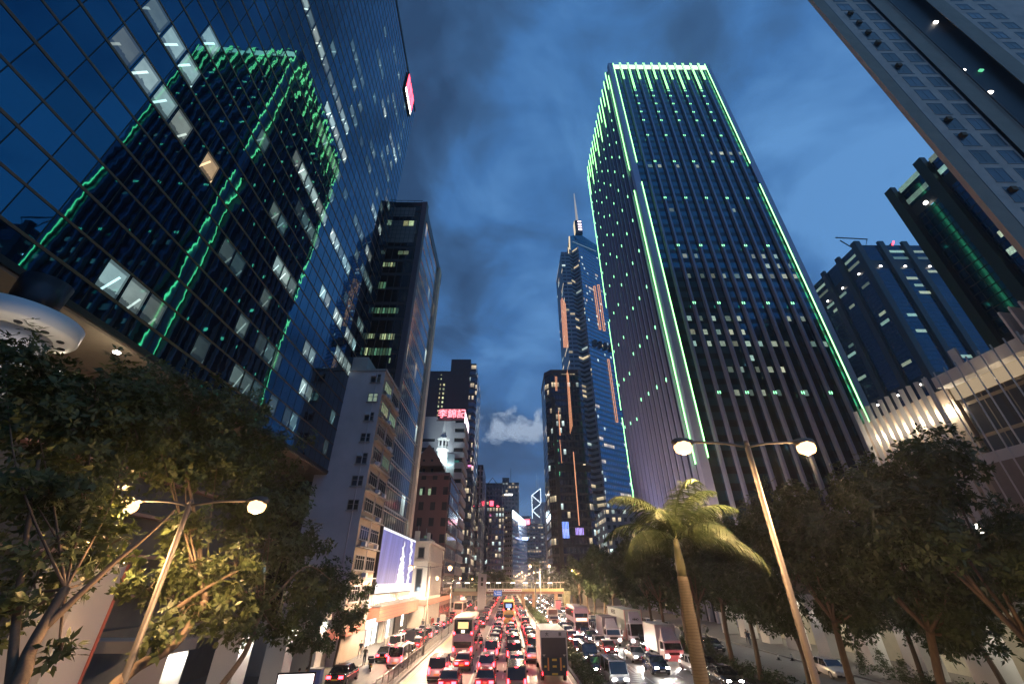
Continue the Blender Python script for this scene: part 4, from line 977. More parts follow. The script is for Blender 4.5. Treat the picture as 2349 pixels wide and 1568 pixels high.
ST = striped('striped_tower', 'square black tower with three blue glass strips per side and roof cranes', 173.2, 150, 209, 184, 153, 0, 3)
cr = MB().tube([(182,156,153),(188,156,163),(176,160,168)], .35, 5).tube([(196,158,153),(202,158,162)], .4, 5).tube([(196,162,153),(202,162,162)], .4, 5).tube([(196,158,153),(196,162,153)], .3, 5).tube([(202,158,162),(202,162,162)], .3, 5).tube([(177,154,153),(171,154,160)], .3, 5)
cr.build('roof_crane', M['dark_metal'], ST); MB().tube([(200.5,157,159.5),(202.5,157,162.5)], .4, 5).build('red_light', M['neon_red'], ST)
TT = striped('tall_striped_tower', 'taller black glass tower partly hidden behind the concrete apartment block', 100, 45, 130, 71.0, 94.5, 0, 8)

# ================================================================== concrete apartment tower, upper right
U = thing('concrete_tower', 'grey concrete apartment tower with paired windows looming at upper right', 'apartment tower')
UY = 28.0; UZ0, UZ1 = 30, 150
M['conc_wall'] = plain('tower_render', (.78,.54,.42), .85, var=.4, scale=.45)
M['conc_rib'] = plain('tower_rib', (.46,.33,.24), .9, var=.25, scale=.4)
CT = lambda x, y: ((1666+x/2.815)*.9396, (y/2.815)*.9396)
ux = lambda x, y: atY(*CT(x, y), UY)
xL = ux(880,0).x; 
W0 = ux(1000,60).x
E0 = atY(*CT(1730,1100), UY).x
E0 = atY(*CT(1202,395), UY).x            # street edge of the front; the sides run back along a splayed plan
xa, xb = E0+1.75, ux(1655,395).x
def splay(x0, x1, y0, y1, z0, z1):
    k = .93; return MB().prism([(x0,y0),(x1,y0),(x1+(y1-y0)*x1/UY*k,y1),(x0+(y1-y0)*x0/UY*k,y1)], z0, z1)
splay(xa, xb, UY, UY+7, UZ0, UZ1).build('wall', M['conc_wall'], U)
splay(E0, E0+1.72, UY-.3, UY+7, UZ0, UZ1).build('rib', M['conc_rib'], U)
splay(xb, xb+2.9, UY-.3, UY+7, UZ0, UZ1).build('rib', M['conc_rib'], U)
splay(xb+2.92, xb+12.5, UY+.6, UY+7, UZ0, UZ1).build('recess_wall', M['black'], U)  # black colour puts the shade of the recess into its wall
splay(xb+9.0, xb+12.0, UY-.3, UY+7, UZ0, UZ1).build('rib', M['conc_rib'], U)
splay(xb+12.0, xb+34, UY, UY+7, UZ0, UZ1).build('wall', M['conc_wall'], U)
splay(E0+8, xb+30, UY-.2, UY+7, 0, UZ0-.1).build('base_wall', M['conc_wall'], U)
M['win_blue'] = plain('window_glass_blue', (.03,.045,.075), .3, .0)
M['win_black'] = plain('window_glass_black', (.012,.014,.018), .35, .0)
nwin = 0
cx0 = ux(1435,395).x; cx1 = ux(1580,385).x; zref = ux(1435,395).z
M['ac_rust'] = plain('ac_rust', (.20,.11,.05), .8, var=.4)
for k in range(-17, 26):
    z = zref + k*3.06
    if z < UZ0+1 or z > UZ1-3: continue
    for j, cx in enumerate((cx0, cx1)):
        if nwin > 85: break
        window(U, (cx-.98, UY), (cx+.98, UY), z-1.12, z+1.12, (0,-1), M['win_blue'] if rng.random() < .4 else M['win_black'], 1, .45 if rng.random() < .6 else None, .09, .45, .05); nwin += 1
        if j == 0 and rng.random() < .36: MB().box(cx-.65, cx-.05, UY-.4, UY-.05, z+.25, z+.8).build('air_conditioner', M['ac_rust'], U)
for k in range(-2, 26):
    z = zref + .6 + k*3.06
    if z > UZ1-3: continue
    for cx in (xb+14.6, xb+18.2):
        window(U, (cx-.95, UY), (cx+.95, UY), z-.95, z+.95, (0,-1), M['win_blue'] if rng.random() < .4 else M['win_black'], 1, .45, .09, .45, .05)
pp = MB().tube([(xa+.25,UY-.12,UZ0),(xa+.25,UY-.12,UZ1)], .09, 6).tube([(xb+2.6,UY-.5,UZ0),(xb+2.6,UY-.5,UZ1)], .1, 6); pp.build('drain_pipe', M['win_frame'], U)
for (px, py) in ((1760,130),(2140,610),(1950,460),(2075,460)):
    a = ux(px, py); MB().box(a.x-.25,a.x+.25,UY+.3,UY+.58,a.z-.12,a.z+.12).build('small_lit_window', M['white_lamp'] if px != 2075 else MATS['green_soft'], U)

# ================================================================== low podium hall with white lit fins, flag rods
V = thing('finned_hall', 'low hall fronted by a row of tall white floodlit fins', 'hall')
VX = 50.0; FN = 11; yA, yB = 55.6, 44.3; fz = 29.2
MB().box(VX+1.3, VX+20, 43.5, 56.6, 9.5, 27.6).build('wall', plain('warm_wall', (.42,.34,.27), .7), V)
for i in range(FN):
    y = yA + (yB-yA)*i/(FN-1)
    m = MB(); m.prism([(VX-.05, y+.20),(VX+.31, y-.16),(VX+.37, y-.10),(VX+.01, y+.26)], 9.5, fz); m.build('fin', M['white_panel'], V)
    if i < FN: 
        lm_ = MB().box(VX+.55, VX+.7, y-.55, y-.40, fz-4.6, fz-3.7).build('fin_lamp', M['white_lamp'], V)
        light('fin_light', 'POINT', (VX+.85, y-.45, fz-4.2), 170, (1, .84, .60), V, .12)
V2 = thing('glass_hall', 'glass fronted hall with a glowing cornice behind thin white rods', 'hall')
MB().box(VX-.3, VX+22, 30, 43.2, 27.3, 28.6).build('roof', M['white_panel'], V2)
MB().box(VX+1.2, VX+1.5, 30, 43.2, 25.9, 27.3).build('lit_cornice', emit('cornice_glow', (1,.74,.46), .40), V2)
MB().box(VX+1.5, VX+22, 30, 43.2, 18.5, 25.9).build('glass_wall', facade('hall_glass', 2.4, 3.6, .95, .9, (.20,.15,.10), (.12,.10,.08), lit=0, rowlit=0, metal=.7, rough=.15), V2)
MB().box(VX-.2, VX+22, 30, 43.2, 9.5, 18.5).build('lower_wall', plain('lower_wall', (.26,.22,.19), .7), V2)
MB().box(VX+.0, VX+1.2, 30, 43.2, 18.5, 19.6).build('ledge', M['white_panel'], V2)
for i in range(9): MB().tube([(VX-.8, 43.4-i*1.28, 9.6),(VX-.8, 43.4-i*1.28, 28.9)], .075, 6).build('rod', M['white_panel'], V2)
for i in range(3): MB().prism([(VX-.5,33.6-i*.95),(VX+1.3,33.9-i*.95),(VX+1.3,34.1-i*.95),(VX-.5,33.8-i*.95)],20,31.5).build('fin', M['white_panel'], V2)
light('cornice_light', 'AREA', (VX+.4, 37, 25.6), 120, (1,.78,.52), V2, (12, .5), (R(180), 0, 0))
for (yy_, xx_) in ((41.8, 52),(35.2, 52)):
    pb = MB().box(VX+3, VX+3.25, yy_, yy_+.9, 28.6, 32.0).build('roof_panel', M['white_panel'], V2)
# podium with big square columns behind the trees
W = thing('columned_podium', 'long podium on massive pale square columns behind the street trees', 'podium')
MB().box(40.2, 70, 18, 92, 6.6, 9.5).build('upper_wall', plain('podium_fascia', (.20,.17,.14), .7), W)
MB().box(38.4, 40.2, 18, 92, 6.0, 6.6).box(38.2,40.2,18,92,8.9,9.5).build('ledge', M['white_panel'], W)
MB().box(44.5, 45, 18, 92, .14, 6.6).build('back_wall', plain('arcade_wall', (.45,.42,.33), .7), W)
for i, y in enumerate(np.arange(22, 92, 6.6)):
    MB().box(38.6, 40.4, y-1.15, y+1.15, .14, 6.0).build('column', M['white_panel'], W); light('downlight', 'SPOT', (37.9, y, 5.8), 260, (1, .93, .80), W, .15, (0, R(18), 0), R(120), .7)  # spot over each column is an added, unseen lamp brightening its front
    if i % 2 == 0: light('arcade_light', 'POINT', (42.3, y+3.3, 5.3), 700, (1, .93, .74), W, .25)
MB().quad((44.48,26.4,.3),(44.48,20,.3),(44.48,20,5.6),(44.48,26.4,5.6)).build('lit_shop', emit('cyan_shop', (.62,.95,.95), 1.5), W)
MB().box(44.2,44.47,33,36,.2,2.4).build('bin_cage', M['dark_metal'], W)
MB().tube([(38.2,36,12.0),(38.2,33.6,6.2)], .16, 6).build('light_tube', M['white_lamp'], W)
fl_ = MB(); r_ = random.Random(5)
fy0, fy1 = 26.0, 47.5
for k in range(900):
    y = fy0 + (fy1-fy0)*r_.random(); z = 9.75 + r_.random()*.75; s_ = .03 + .02*r_.random(); fl_.box(38.0, 38.06, y-s_*1.5, y+s_*1.5, z-s_*.7, z+s_*.7, 0, '')
o = tag(fl_.build('fairy_lights', emit('fairy_orange', (1,.42,.25), 6.0)), 'ribbon of tiny orange fairy lights behind the right hand trees', 'fairy lights', kind='stuff')
RP = thing('roof_railing', 'thin railing standing along the podium roof', 'railing', (38.5, 0, 9.5))
m = MB().box(0,.06,24,60,1.0,1.06)
for y in np.arange(24, 60, 1.5): m.box(0,.05,y,y+.05,0,1)
m.build('rails', M['grey_metal'], RP)
# ================================================================== vegetation
def leaf_mat(name, a, b):
    g = G(name); n = g.noise(g.coord(), 1.6, 3, .6); n2 = g.noise(g.coord(), 9.0, 1, .5)
    f = g.math('ADD', g.math('MULTIPLY', n, .7), g.math('MULTIPLY', n2, .4), clamp=True)
    g.set(color=g.mix(f, a, b), rough=.45, spec=.35)
    tr = g.n('ShaderNodeBsdfTranslucent'); g.put(g.mix(f, a, b), tr.inputs[0]); mx = g.n('ShaderNodeMixShader'); mx.inputs[0].default_value = .22
    g.L.new(g.P.outputs[0], mx.inputs[1]); g.L.new(tr.outputs[0], mx.inputs[2]); out = [n for n in g.N if n.type == 'OUTPUT_MATERIAL'][0]; g.L.new(mx.outputs[0], out.inputs[0]); return g.m
M['leaf'] = leaf_mat('leaf_green', (.017,.030,.009), (.070,.105,.034))
M['leaf_l'] = leaf_mat('leaf_olive', (.022,.032,.009), (.105,.13,.040))
M['leaf_p'] = leaf_mat('palm_leaf', (.026,.042,.016), (.085,.118,.048))
g = G('bark'); n = g.noise(g.vm('MULTIPLY', g.coord(), (3, 3, .7)), 3, 5, .65); g.set(color=g.mix(n, (.05,.035,.022), (.19,.13,.085)), rough=.85); g.bump(n, .6, .03); M['bark'] = g.m
def leaves_mesh(name, blobs, per, size, seed, mat, shell=.55, whorl=6, droop=.35, aspect=.34):
    """leaf whorls through the volume of several overlapping clumps"""
    r = np.random.default_rng(seed); cs = []; ns = []
    for (c, rad) in blobs:
        c = np.array(c); rv = np.array(rad) if hasattr(rad, '__len__') else np.array([rad]*3)
        k = max(8, int(per * (rv[0]*rv[1]*rv[2])**(2/3.)))
        d = r.normal(size=(k, 3)); d /= np.linalg.norm(d, axis=1)[:, None]
        # twig clusters: many whorls gather round a few twig ends, which leaves gaps
        nt_ = max(6, k//9); td = r.normal(size=(nt_, 3)); td /= np.linalg.norm(td, axis=1)[:, None]
        tw = td * (shell + (1-shell)*r.random((nt_, 1))**.6) * (1 + .22*r.normal(size=(nt_, 1)))
        idx = r.integers(0, nt_, k); pos = tw[idx]*rv + r.normal(size=(k, 3))*.16*rv.mean()**.5*1.1
        cs.append(c + pos); n_ = td[idx]*.7 + d*.5 + np.array([0, 0, .25]); ns.append(n_/np.linalg.norm(n_, axis=1)[:, None])
    C = np.concatenate(cs); Nn = np.concatenate(ns); m = len(C)
    C = np.repeat(C, whorl, 0); A = np.repeat(Nn, whorl, 0); n = len(C)
    t = r.normal(size=(n, 3)); t -= (t*A).sum(1)[:, None]*A; t /= np.linalg.norm(t, axis=1)[:, None]
    D = t*.93 + A*.30; D[:, 2] -= droop*r.random(n); D /= np.linalg.norm(D, axis=1)[:, None]
    S = np.cross(D, A); S /= (np.linalg.norm(S, axis=1)[:, None]+1e-9)
    ln = (size*(.65+.7*r.random(n)))[:, None]; w = ln*aspect*.5
    base = C + D*ln*.08; tip = C + D*ln; mid = C + D*ln*.52 + A*ln*.05
    V = np.stack([base, mid+S*w, tip, mid-S*w], 1).reshape(-1, 3)
    me = bpy.data.meshes.new(name); me.vertices.add(len(V)); me.vertices.foreach_set('co', V.ravel().astype(np.float32))
    me.loops.add(n*4); me.loops.foreach_set('vertex_index', np.arange(n*4, dtype=np.int32)); me.polygons.add(n)
    me.polygons.foreach_set('loop_start', np.arange(0, n*4, 4, dtype=np.int32)); me.polygons.foreach_set('loop_total', np.full(n, 4, dtype=np.int32))
    me.materials.append(mat); me.update(calc_edges=True); return me
def branch(mb, pts, r0, r1, n=9):
    c = smooth_curve(pts, 5); mb.tube(c, [r0+(r1-r0)*(i/(len(c)-1))**.8 for i in range(len(c))], n)
def street_tree(name, label, seed, H, base_r=.28, crownw=4.2, n=60, size=.34, lean=0.0, group=None, low=.36, mat='leaf', cat='tree', loc=(0,0,0)):
    r = random.Random(seed); t = thing(name, label, cat, loc, 0, group)
    tb = MB(); fork = H*.34
    top = (lean*1.3, r.uniform(-.3,.3), fork)
    branch(tb, [(0,0,0),(lean*.5, .1, fork*.5), top], base_r, base_r*.72)
    blobs = []
    for k in range(11):
        w = k*2.4 + r.random(); h = H*(low + (.92-low)*((k*.61803) % 1.0)) + r.uniform(-.9,.9); rr = crownw*(.30+.42*math.sin(math.pi*min(1, (h/H-low+.16)/.85)))*(.7+.5*r.random())
        c = (lean*1.3 + rr*math.cos(w), rr*math.sin(w), h); rb = crownw*r.uniform(.26,.52); blobs.append((c, (rb, rb, rb*.80)))
        branch(tb, [top, ((top[0]+c[0])/2+r.uniform(-.3,.3), (top[1]+c[1])/2, (top[2]+c[2])/2-.2), c], base_r*.42, .03, 6)
    blobs.append(((lean*1.3, 0, H*.84), (crownw*.45, crownw*.45, H*.13)))
    tb.build('trunk', M['bark'], t); link('crown', leaves_mesh('crown', blobs, n, size, seed, M[mat]), t)
    return t
# right-hand street trees: four different trees, then copies
protos = []
place = [(23.6,22.5),(24.0,29.0),(23.4,35.5),(24.2,41.8),(23.5,48.2),(24.0,54.6),(23.6,61.0),(24.2,67.5),(23.6,74.5),(24.0,82),(23.5,90),(24.1,99),(23.7,109),(24.0,120),(23.6,132),(24.0,145),(23.8,158),(24.1,172)]
tword = ['nearest of the row of dark street trees at the right edge','second dark street tree from the right edge','third street tree in from the right, above the white hatchback','fourth street tree from the right behind the lamp post','fifth street tree from the right, near the planter hedge','sixth street tree from the right in the verge row','seventh street tree in the verge, behind the tall lamp post pole','eighth street tree in the verge, right of the palm trunk','ninth street tree in the verge, behind the palm trunk','tenth street tree in the verge, left of the palm trunk','eleventh street tree in the verge, above the container lorry','twelfth street tree in the verge, above the dark box lorry','thirteenth street tree in the verge, above the double decker bus','fourteenth verge tree, short of the footbridge stairs','fifteenth verge tree, close beside the footbridge end','last verge tree, just past the footbridge end','dark tree past the footbridge end on the right','far dark tree beyond the footbridge on the right']
near_p = [street_tree('street_tree', tword[i], 31+i, 15.6, .27, 4.1, 185, .34, (-.3,.4,.2)[i], 'trees in the right verge') for i in range(3)]
far_p = []
for i, (x, y) in enumerate(place):
    if i < 3: near_p[i].location = (x, y, .15); continue
    if i < 7: o = dup(near_p[i % 3], (x, y, .15), 1.3*i, tword[i])
    else:
        if not far_p: far_p = [street_tree('street_tree', tword[7+k], 51+k, 15.2, .27, 4.0, 55, .62, 0, 'trees in the right verge') for k in range(3)]
        if i < 10: far_p[i-7].location = (x, y, .15); continue
        o = dup(far_p[i % 3], (x, y, .15), 1.7*i, tword[i])
    s_ = .92+.05*(i*7 % 4); o.scale = (s_, s_, s_)
for i, (x, y, lb) in enumerate(((35.6,30.5,'leaning tree with a thick trunk in front of the bright shop window'),(35.8,37.5,'tree on the far pavement before the podium columns'),(36.0,45.0,'tree on the far pavement right of the white hatchback'))):
    o = dup(near_p[i], (x, y, .15), 2.1*i+.7, lb); o.scale = (.82,.82,.82); o['group'] = 'trees on the far right pavement'
# left-hand trees, each clump with its own distance
def custom_tree(label, blobs, limbs, per, size, seed, name='street_tree', mat='leaf_l', base=None):
    t = thing(name, label, 'tree', tuple(base)); B0 = Vector(base); bl_ = []
    for (px, py, Y, rp) in blobs:
        c = atY(px, py, Y); dep = (c.y*_c + (c.z-CAMH)*_s); rr = rp*dep/FPX; bl_.append((tuple(c-B0), (rr, rr*1.0, rr*.85)))
    tb = MB()
    for (pts, r0, r1) in limbs:
        branch(tb, [(atY(*p)-B0) if len(p) == 3 and p[0] > 60 or (len(p) == 3 and p[1] > 300) else Vector(p)-B0 for p in pts], r0, r1)
    c0 = Vector(limbs[0][0][-1]) if 0 else None
    rr_ = random.Random(seed)
    hub = atY(*limbs[0][0][-1])-B0
    for (c, rad) in bl_:
        c = Vector(c); branch(tb, [hub, hub.lerp(c, .5)+Vector((rr_.uniform(-.4,.4), rr_.uniform(-.4,.4), -.3)), c], .038, .012, 6)
        for k in range(5):
            d = Vector((rr_.uniform(-1,1), rr_.uniform(-1,1), rr_.uniform(-.7,1))).normalized()*rad[0]*.9
            branch(tb, [c, c+d*.5+Vector((0,0,.15)), c+d], .025, .006, 5)
    tb.build('trunk', M['bark'], t); link('crown', leaves_mesh('crown', bl_, per, size, seed, M[mat], .35), t); return t
bx1 = atY(6,1650,10.0); bx2 = atY(215,1660,14.0)
custom_tree('nearest big leafy tree at the far left, leaves lit gold by the lamp', [(10,845,12,95),(80,960,13,125),(215,930,14,110),(60,1120,12,95),(190,1160,13,85),(95,1290,12,95),(250,1250,13,55),(20,1400,11,60),(180,1060,14,90),(135,1500,11,28),(300,980,15,85)],
    [([(bx1.x,10,.14), (6,1650,10.0), (70,1490,10.8), (150,1350,11.5)], .17, .10), ([(90,1450,11),(250,1300,12),(330,1235,12.5),(400,1170,13)], .09, .03), ([(20,1610,10.2),(50,1300,11.5),(90,1050,12.5)], .10, .04)], 300, .23, 3, base=(bx1.x,10,.14))
custom_tree('second big tree on the left, behind the left lamp post', [(330,905,18,90),(440,950,19,95),(385,1050,18,90),(500,1050,20,90),(430,1220,17,60),(370,1330,16.5,48),(455,1330,17,60),(540,1300,18,60),(410,1420,16,42),(520,1390,17,50),(295,1330,16,30),(345,1480,15,30)],
    [([(bx2.x,14,.14), (215,1660,14.0), (300,1540,14.8), (400,1478,15.5), (470,1380,16.5)], .20, .11), ([(387,1408,16),(470,1350,16.5),(547,1308,17.5)], .09, .03), ([(470,1380,16.5),(450,1200,18),(420,1050,18.5)], .10, .04)], 260, .24, 5, base=(bx2.x,14,.14))
custom_tree('third tree on the left, dark crown before the mirror glass tower', [(555,960,24,65),(610,1045,26,75),(645,1160,27,70),(570,1170,25,75),(650,1270,27,62),(700,1350,28,48),(600,1390,25,50),(640,1440,26,38),(560,1450,24,35),(700,1240,29,40)],
    [([(-15.7,25,.14), (470,1620,22), (560,1500,23.5), (600,1400,24.5)], .18, .09), ([(600,1400,24.5),(700,1300,27),(760,1330,28)], .07, .02)], 200, .28, 7, base=(-15.7,25,.14))
custom_tree('smaller dark tree with a bent trunk by the roller shutter', [(745,1320,47,44),(790,1350,50,42),(730,1390,46,42),(800,1420,50,30),(760,1450,48,26),(700,1430,44,30),(825,1400,51,22),(690,1480,43,20)],
    [([(-17.3,52,.14), (765,1530,51.5), (782,1450,50.5), (775,1400,49)], .17, .09)], 95, .42, 9, mat='leaf', base=(-17.3,52,.14))
custom_tree('slim dark tree just left of the bent trunk tree', [(700,1400,40,30),(720,1450,41,26),(690,1470,39.5,20),(735,1480,42,20)],
    [([(-17.0,43,.14), (700,1560,42), (715,1500,42), (715,1450,41)], .12, .07)], 95, .40, 11, mat='leaf', base=(-17.0,43,.14))
# palm trees
def palm(name, label, base, h, r0, r1, nf, fl, seed, shaft=1.3, leafn=46, group=None):
    r = random.Random(seed); t = thing(name, label, 'palm tree', tuple(base), 0, group)
    hs = h - shaft; prof = []; k = 0
    for i in range(60):
        z = hs*i/59; rr = r0*(1-.40*(i/59)**1.5) + .004*math.sin(i*1.05); prof.append((rr*(1.15 if i < 2 else 1), z))
    MB().lathe(0, 0, prof, 18).build('trunk', MATS['palm_trunk'], t)
    MB().lathe(0, 0, [(r1*1.05,hs-.05),(r1*1.2,hs+.25),(r1*.9,hs+shaft*.6),(r1*.5,h)], 14).build('crownshaft', MATS['palm_shaft'], t)
    for k in range(nf):
        az = 2*math.pi*(k*.381966) + r.uniform(-.15,.15); el = R(78) - R(72)*((k+.5)/nf)**1.1; L_ = fl*(.85+.25*r.random())
        P = []; p = Vector((0,0,h-.15)); e = el; seg = 12
        for i in range(seg+1):
            P.append(p.copy()); p = p + Vector((math.cos(az)*math.cos(e), math.sin(az)*math.cos(e), math.sin(e)))*(L_/seg); e -= R(9.5)*(.35+1.1*i/seg)
        m = MB(); m.tube(P, [.035-.028*i/seg for i in range(seg+1)], 5, 0)
        side = Vector((-math.sin(az), math.cos(az), 0))
        for i in range(leafn):
            u = .12 + .88*i/(leafn-1); q = u*seg; a = int(min(q, seg-1)); c = P[a].lerp(P[a+1], q-a); tg = (P[a+1]-P[a]).normalized(); nr = tg.cross(side).normalized()
            ll = L_*.27*(math.sin(math.pi*min(1, u*.93+.05))**.6)*(.85+.3*r.random())
            for s_ in (-1, 1):
                d = (side*s_*.80 + tg*.55 + Vector((0,0,-.28-.35*r.random())) + nr*.15*r.uniform(-1,1)).normalized(); e1 = c + d*ll*.55; e2 = c + d*ll + Vector((0,0,-ll*.22))
                w = tg*.016; m.quad(c-w, c+w, e1+w*.9, e1-w*.9, 0); m.poly([e1-w*.9, e1+w*.9, e2], 0)
        m.build('frond', M['leaf_p'], t)
    return t
g = G('palm_trunk'); z_ = g.xyz(g.coord())[2]; rg = g.math('FRACT', g.math('ADD', g.math('MULTIPLY', z_, 13.0), g.math('MULTIPLY', g.noise(g.coord(), 2.0, 3, .6), 1.6))); n = g.noise(g.coord(), 5, 5, .6); rb = g.math('MULTIPLY', g.math('LESS_THAN', rg, .3), .6)
g.set(color=g.mix(rb, g.mix(n, (.06,.05,.036), (.15,.125,.09)), (.05,.042,.03)), rough=.75); g.bump(g.math('ADD', rg, n), .35, .02)
plain('palm_shaft', (.12,.12,.06), .4, var=.15)
pb = atY(1552, 1250, 15.5)
palm('royal_palm', 'tall palm with pale ringed trunk standing before the traffic', (pb.x, 15.5, .15), 9.25, .285, .13, 15, 2.95, 4, 1.25, 74)
fpx = atY(*((1000+985/3.7425)*.9396, (1250+560/3.7425)*.9396), 128)
palm('far_palm', 'distant dark palm rising above the footbridge in the central reservation', (7.4, 128, .15), 11.6, .26, .2, 22, 3.6, 8, 1.0, 26)
# hedges and shrubs
def hedge(name, label, x0, x1, y0, y1, z1, dens, size, seed, mat='leaf'):
    blobs = []; r = random.Random(seed); y = y0
    while y < y1:
        blobs.append((((x0+x1)/2+r.uniform(-.15,.15), y, z1*.45), ((x1-x0)*.52, 1.1, z1*.55*(.8+.4*r.random())))); y += 1.3
    me = leaves_mesh(name, blobs, dens, size, seed, M[mat], .5, 5, .1, .4); o = link(name, me); return tag(o, label, 'hedge')
hedge('hedge', 'long clipped hedge in the central reservation beside the truck', 6.75, 8.4, 44, 120, 1.25, 210, .17, 21)
hedge('hedge', 'distant hedge continuing along the central reservation to the footbridge', 6.8, 8.4, 120, 210, 1.3, 60, .3, 22)
hedge('hedge', 'dark hedge under the right hand verge trees', 22.0, 25.2, 44, 128, 1.0, 110, .2, 23)
hedge('hedge', 'low planter hedge in front of the podium columns', 34.9, 36.6, 24, 47, 1.3, 160, .17, 24)
for i, (x, y, h, lb) in enumerate(((24.8,70.5,2.6,'pointed dark shrub beside the palm trunk'),(25.0,62.3,2.9,'tall pointed shrub behind the lamp post'),(24.6,77,2.2,'small pointed shrub beyond the other pointed ones'),(35.2,50.6,2.2,'bushy cone shaped shrub behind the white hatchback'),(35.6,48.6,2.4,'taller cone shaped shrub right of the white hatchback'),(35.9,46.6,1.9,'lower cone shrub at the end of the planter'),(36.3,34.0,2.6,'dark pointed shrub at the lower right corner'))):
    me = leaves_mesh('shrub', [((0,0,h*.3),(.6,.6,h*.32)),((0,0,h*.62),(.4,.4,h*.3)),((0,0,h*.88),(.17,.17,h*.15))], 420, .15, 60+i, M['leaf'], .5, 5, .1, .4)
    tag(link('shrub', me, None, (x, y, .15)), lb, 'shrub', 'pointed shrubs in the planters')
far_tree = thing('far_tree_clump', 'dark round topped trees behind the footbridge lift tower', 'tree', (-9, 172, 0))
MB().tube([(0,0,0),(0,0,6)], .4, 8).build('trunk', M['bark'], far_tree)
link('crown', leaves_mesh('crown', [((3,0,8.5),(6,4,3.4)),((8,2,7.6),(4,4,2.6)),((-3,3,7.5),(4,4,3))], 26, .9, 77, M['leaf']), far_tree)
far_tree = thing('far_tree_clump', 'dark tree clump beyond the footbridge on the right side', 'tree', (26, 190, 0))
MB().tube([(0,0,0),(0,0,6)], .4, 8).build('trunk', M['bark'], far_tree)
link('crown', leaves_mesh('crown', [((0,0,9),(7,5,4.4)),((-9,4,8.4),(6,4,4)),((7,2,10),(4,4,3.4))], 26, .9, 78, M['leaf']), far_tree)

# ================================================================== street lamps
def lamp(label, x, y, h, a0, a1, r=.10, energy=1500, far=False, group='street lamps', pf=.16, col=(1.0,.58,.27)):
    t = thing('street_lamp', label, 'street lamp', (x, y, .14), 0, group)
    MB().tube([(0,0,0),(0,0,1.2),(0,0,h-.05)], [r*1.25, r*1.1, r*.72], 12).tube([(0,0,h-.05),(0,0,h+.1)], [r*.72, r*.6], 10).build('pole', M['pole'], t)
    for a in (a0, a1):
        if a is None: continue
        s_ = 1 if a > 0 else -1
        MB().tube(smooth_curve([(0,0,h-.10),(a*.35,0,h+.02),(a*.8,0,h+.06),(a-s_*.25,0,h+.05)], 3), [r*.42]*10, 8).build('arm', M['pole'], t)
        hd = MB(); L_ = .42
        for k in range(9):
            pass
        prof = [(-.34,.03),(-.28,.08),(-.1,.13),(.12,.155),(.3,.12),(.40,.04)]
        pts = [(a+s_*q, 0, h+.06) for q, _ in prof]; hd.tube(pts, [w for _, w in prof], 12); hdo = hd.build('lamp_head', M['pole'], t)
        ls = MB(); 
        for zz, rr in ((0,1),): pass
        n = 14; ring = []
        ls.tube([(a+s_*q, 0, h-.12) for q in (-.22,-.14,.06,.26,.34)], [.06,.18,.24,.18,.06] if not far else [.08,.24,.30,.24,.08], 12)
        ls.build('lens', M['sodium_far'] if far else M['sodium'], hdo)
        light('lamp_light', 'SPOT', (a+s_*.05, 0, h-(.62 if far else .46)), energy, col, t, .16, (0,0,0), R(176), .22)
        light('lens_light', 'POINT', (a+s_*.06, 0, h-(.62 if far else .46)), energy*pf, col, t, .12)
    return t
pL = atY(437, 1152, 14.5); pR_ = atY(1712, 1018, 13.0)
aL = [(atY(300,1160,14.5).x-pL.x), (atY(587,1155,14.5).x-pL.x)]; aR = [(atY(1570,1020,13).x-pR_.x), (atY(1842,1018,13).x-pR_.x)]
lamp('near twin arm street lamp at left, glowing among the tree leaves', pL.x, 14.5, pL.z-.14, aL[0], aL[1], .10, 2000, pf=.38)
lamp('near twin arm street lamp at right, tall pale pole before the green lit tower', pR_.x, 13.0, pR_.z-.14, aR[0], aR[1], .10, 2900)
lamp('twin arm street lamp on the railing line beside the video billboard', -10.5, 63.3, 9.6, -2.6, 2.6, .09, 13000, True, col=(1,.70,.44))
lamp('single arm lamp just beyond the video billboard', -10.5, 88.0, 8.6, -2.6, None, .08, 8000, True, col=(1,.70,.44))
lamp('twin arm street lamp in the central reservation before the footbridge', 7.5, 110, 11.2, -2.2, 2.2, .10, 26000, True, col=(1,.70,.44))
for i, (x, y, h, a, b, lb) in enumerate(((7.5,62,11,-2.2,2.2,None),(13.2,122,10.8,None,None,None),)):
    pass
lamp('slim lamp on the right just before the footbridge', 20.9, 140, 10.9, -1.6, None, .09, 14000, True)
lamp('second slim lamp on the right by the footbridge', 25.4, 150, 11.2, -1.6, None, .09, 14000, True)
lamp('twin arm lamp just beyond the footbridge in the middle', 7.5, 176, 11.0, -2.2, 2.2, .10, 12000, True)
for i, (x, y) in enumerate(((7.5,215),(7.5,262),(7.5,315),(7.5,375))):
    lamp(['first','second','third','farthest'][i]+' tiny twin lamp down the street beyond the footbridge lamp', x, y, 11, -2.2, 2.2, .1, 12000, True)
lamp('left side lamp just short of the footbridge ramp', -15.2, 128, 8.8, 2.2, None, .09, 2500, True)
lamp('left side lamp by the shop fronts beyond the classical building', -14.9, 168, 8.8, 2.2, None, .09, 2500, True)
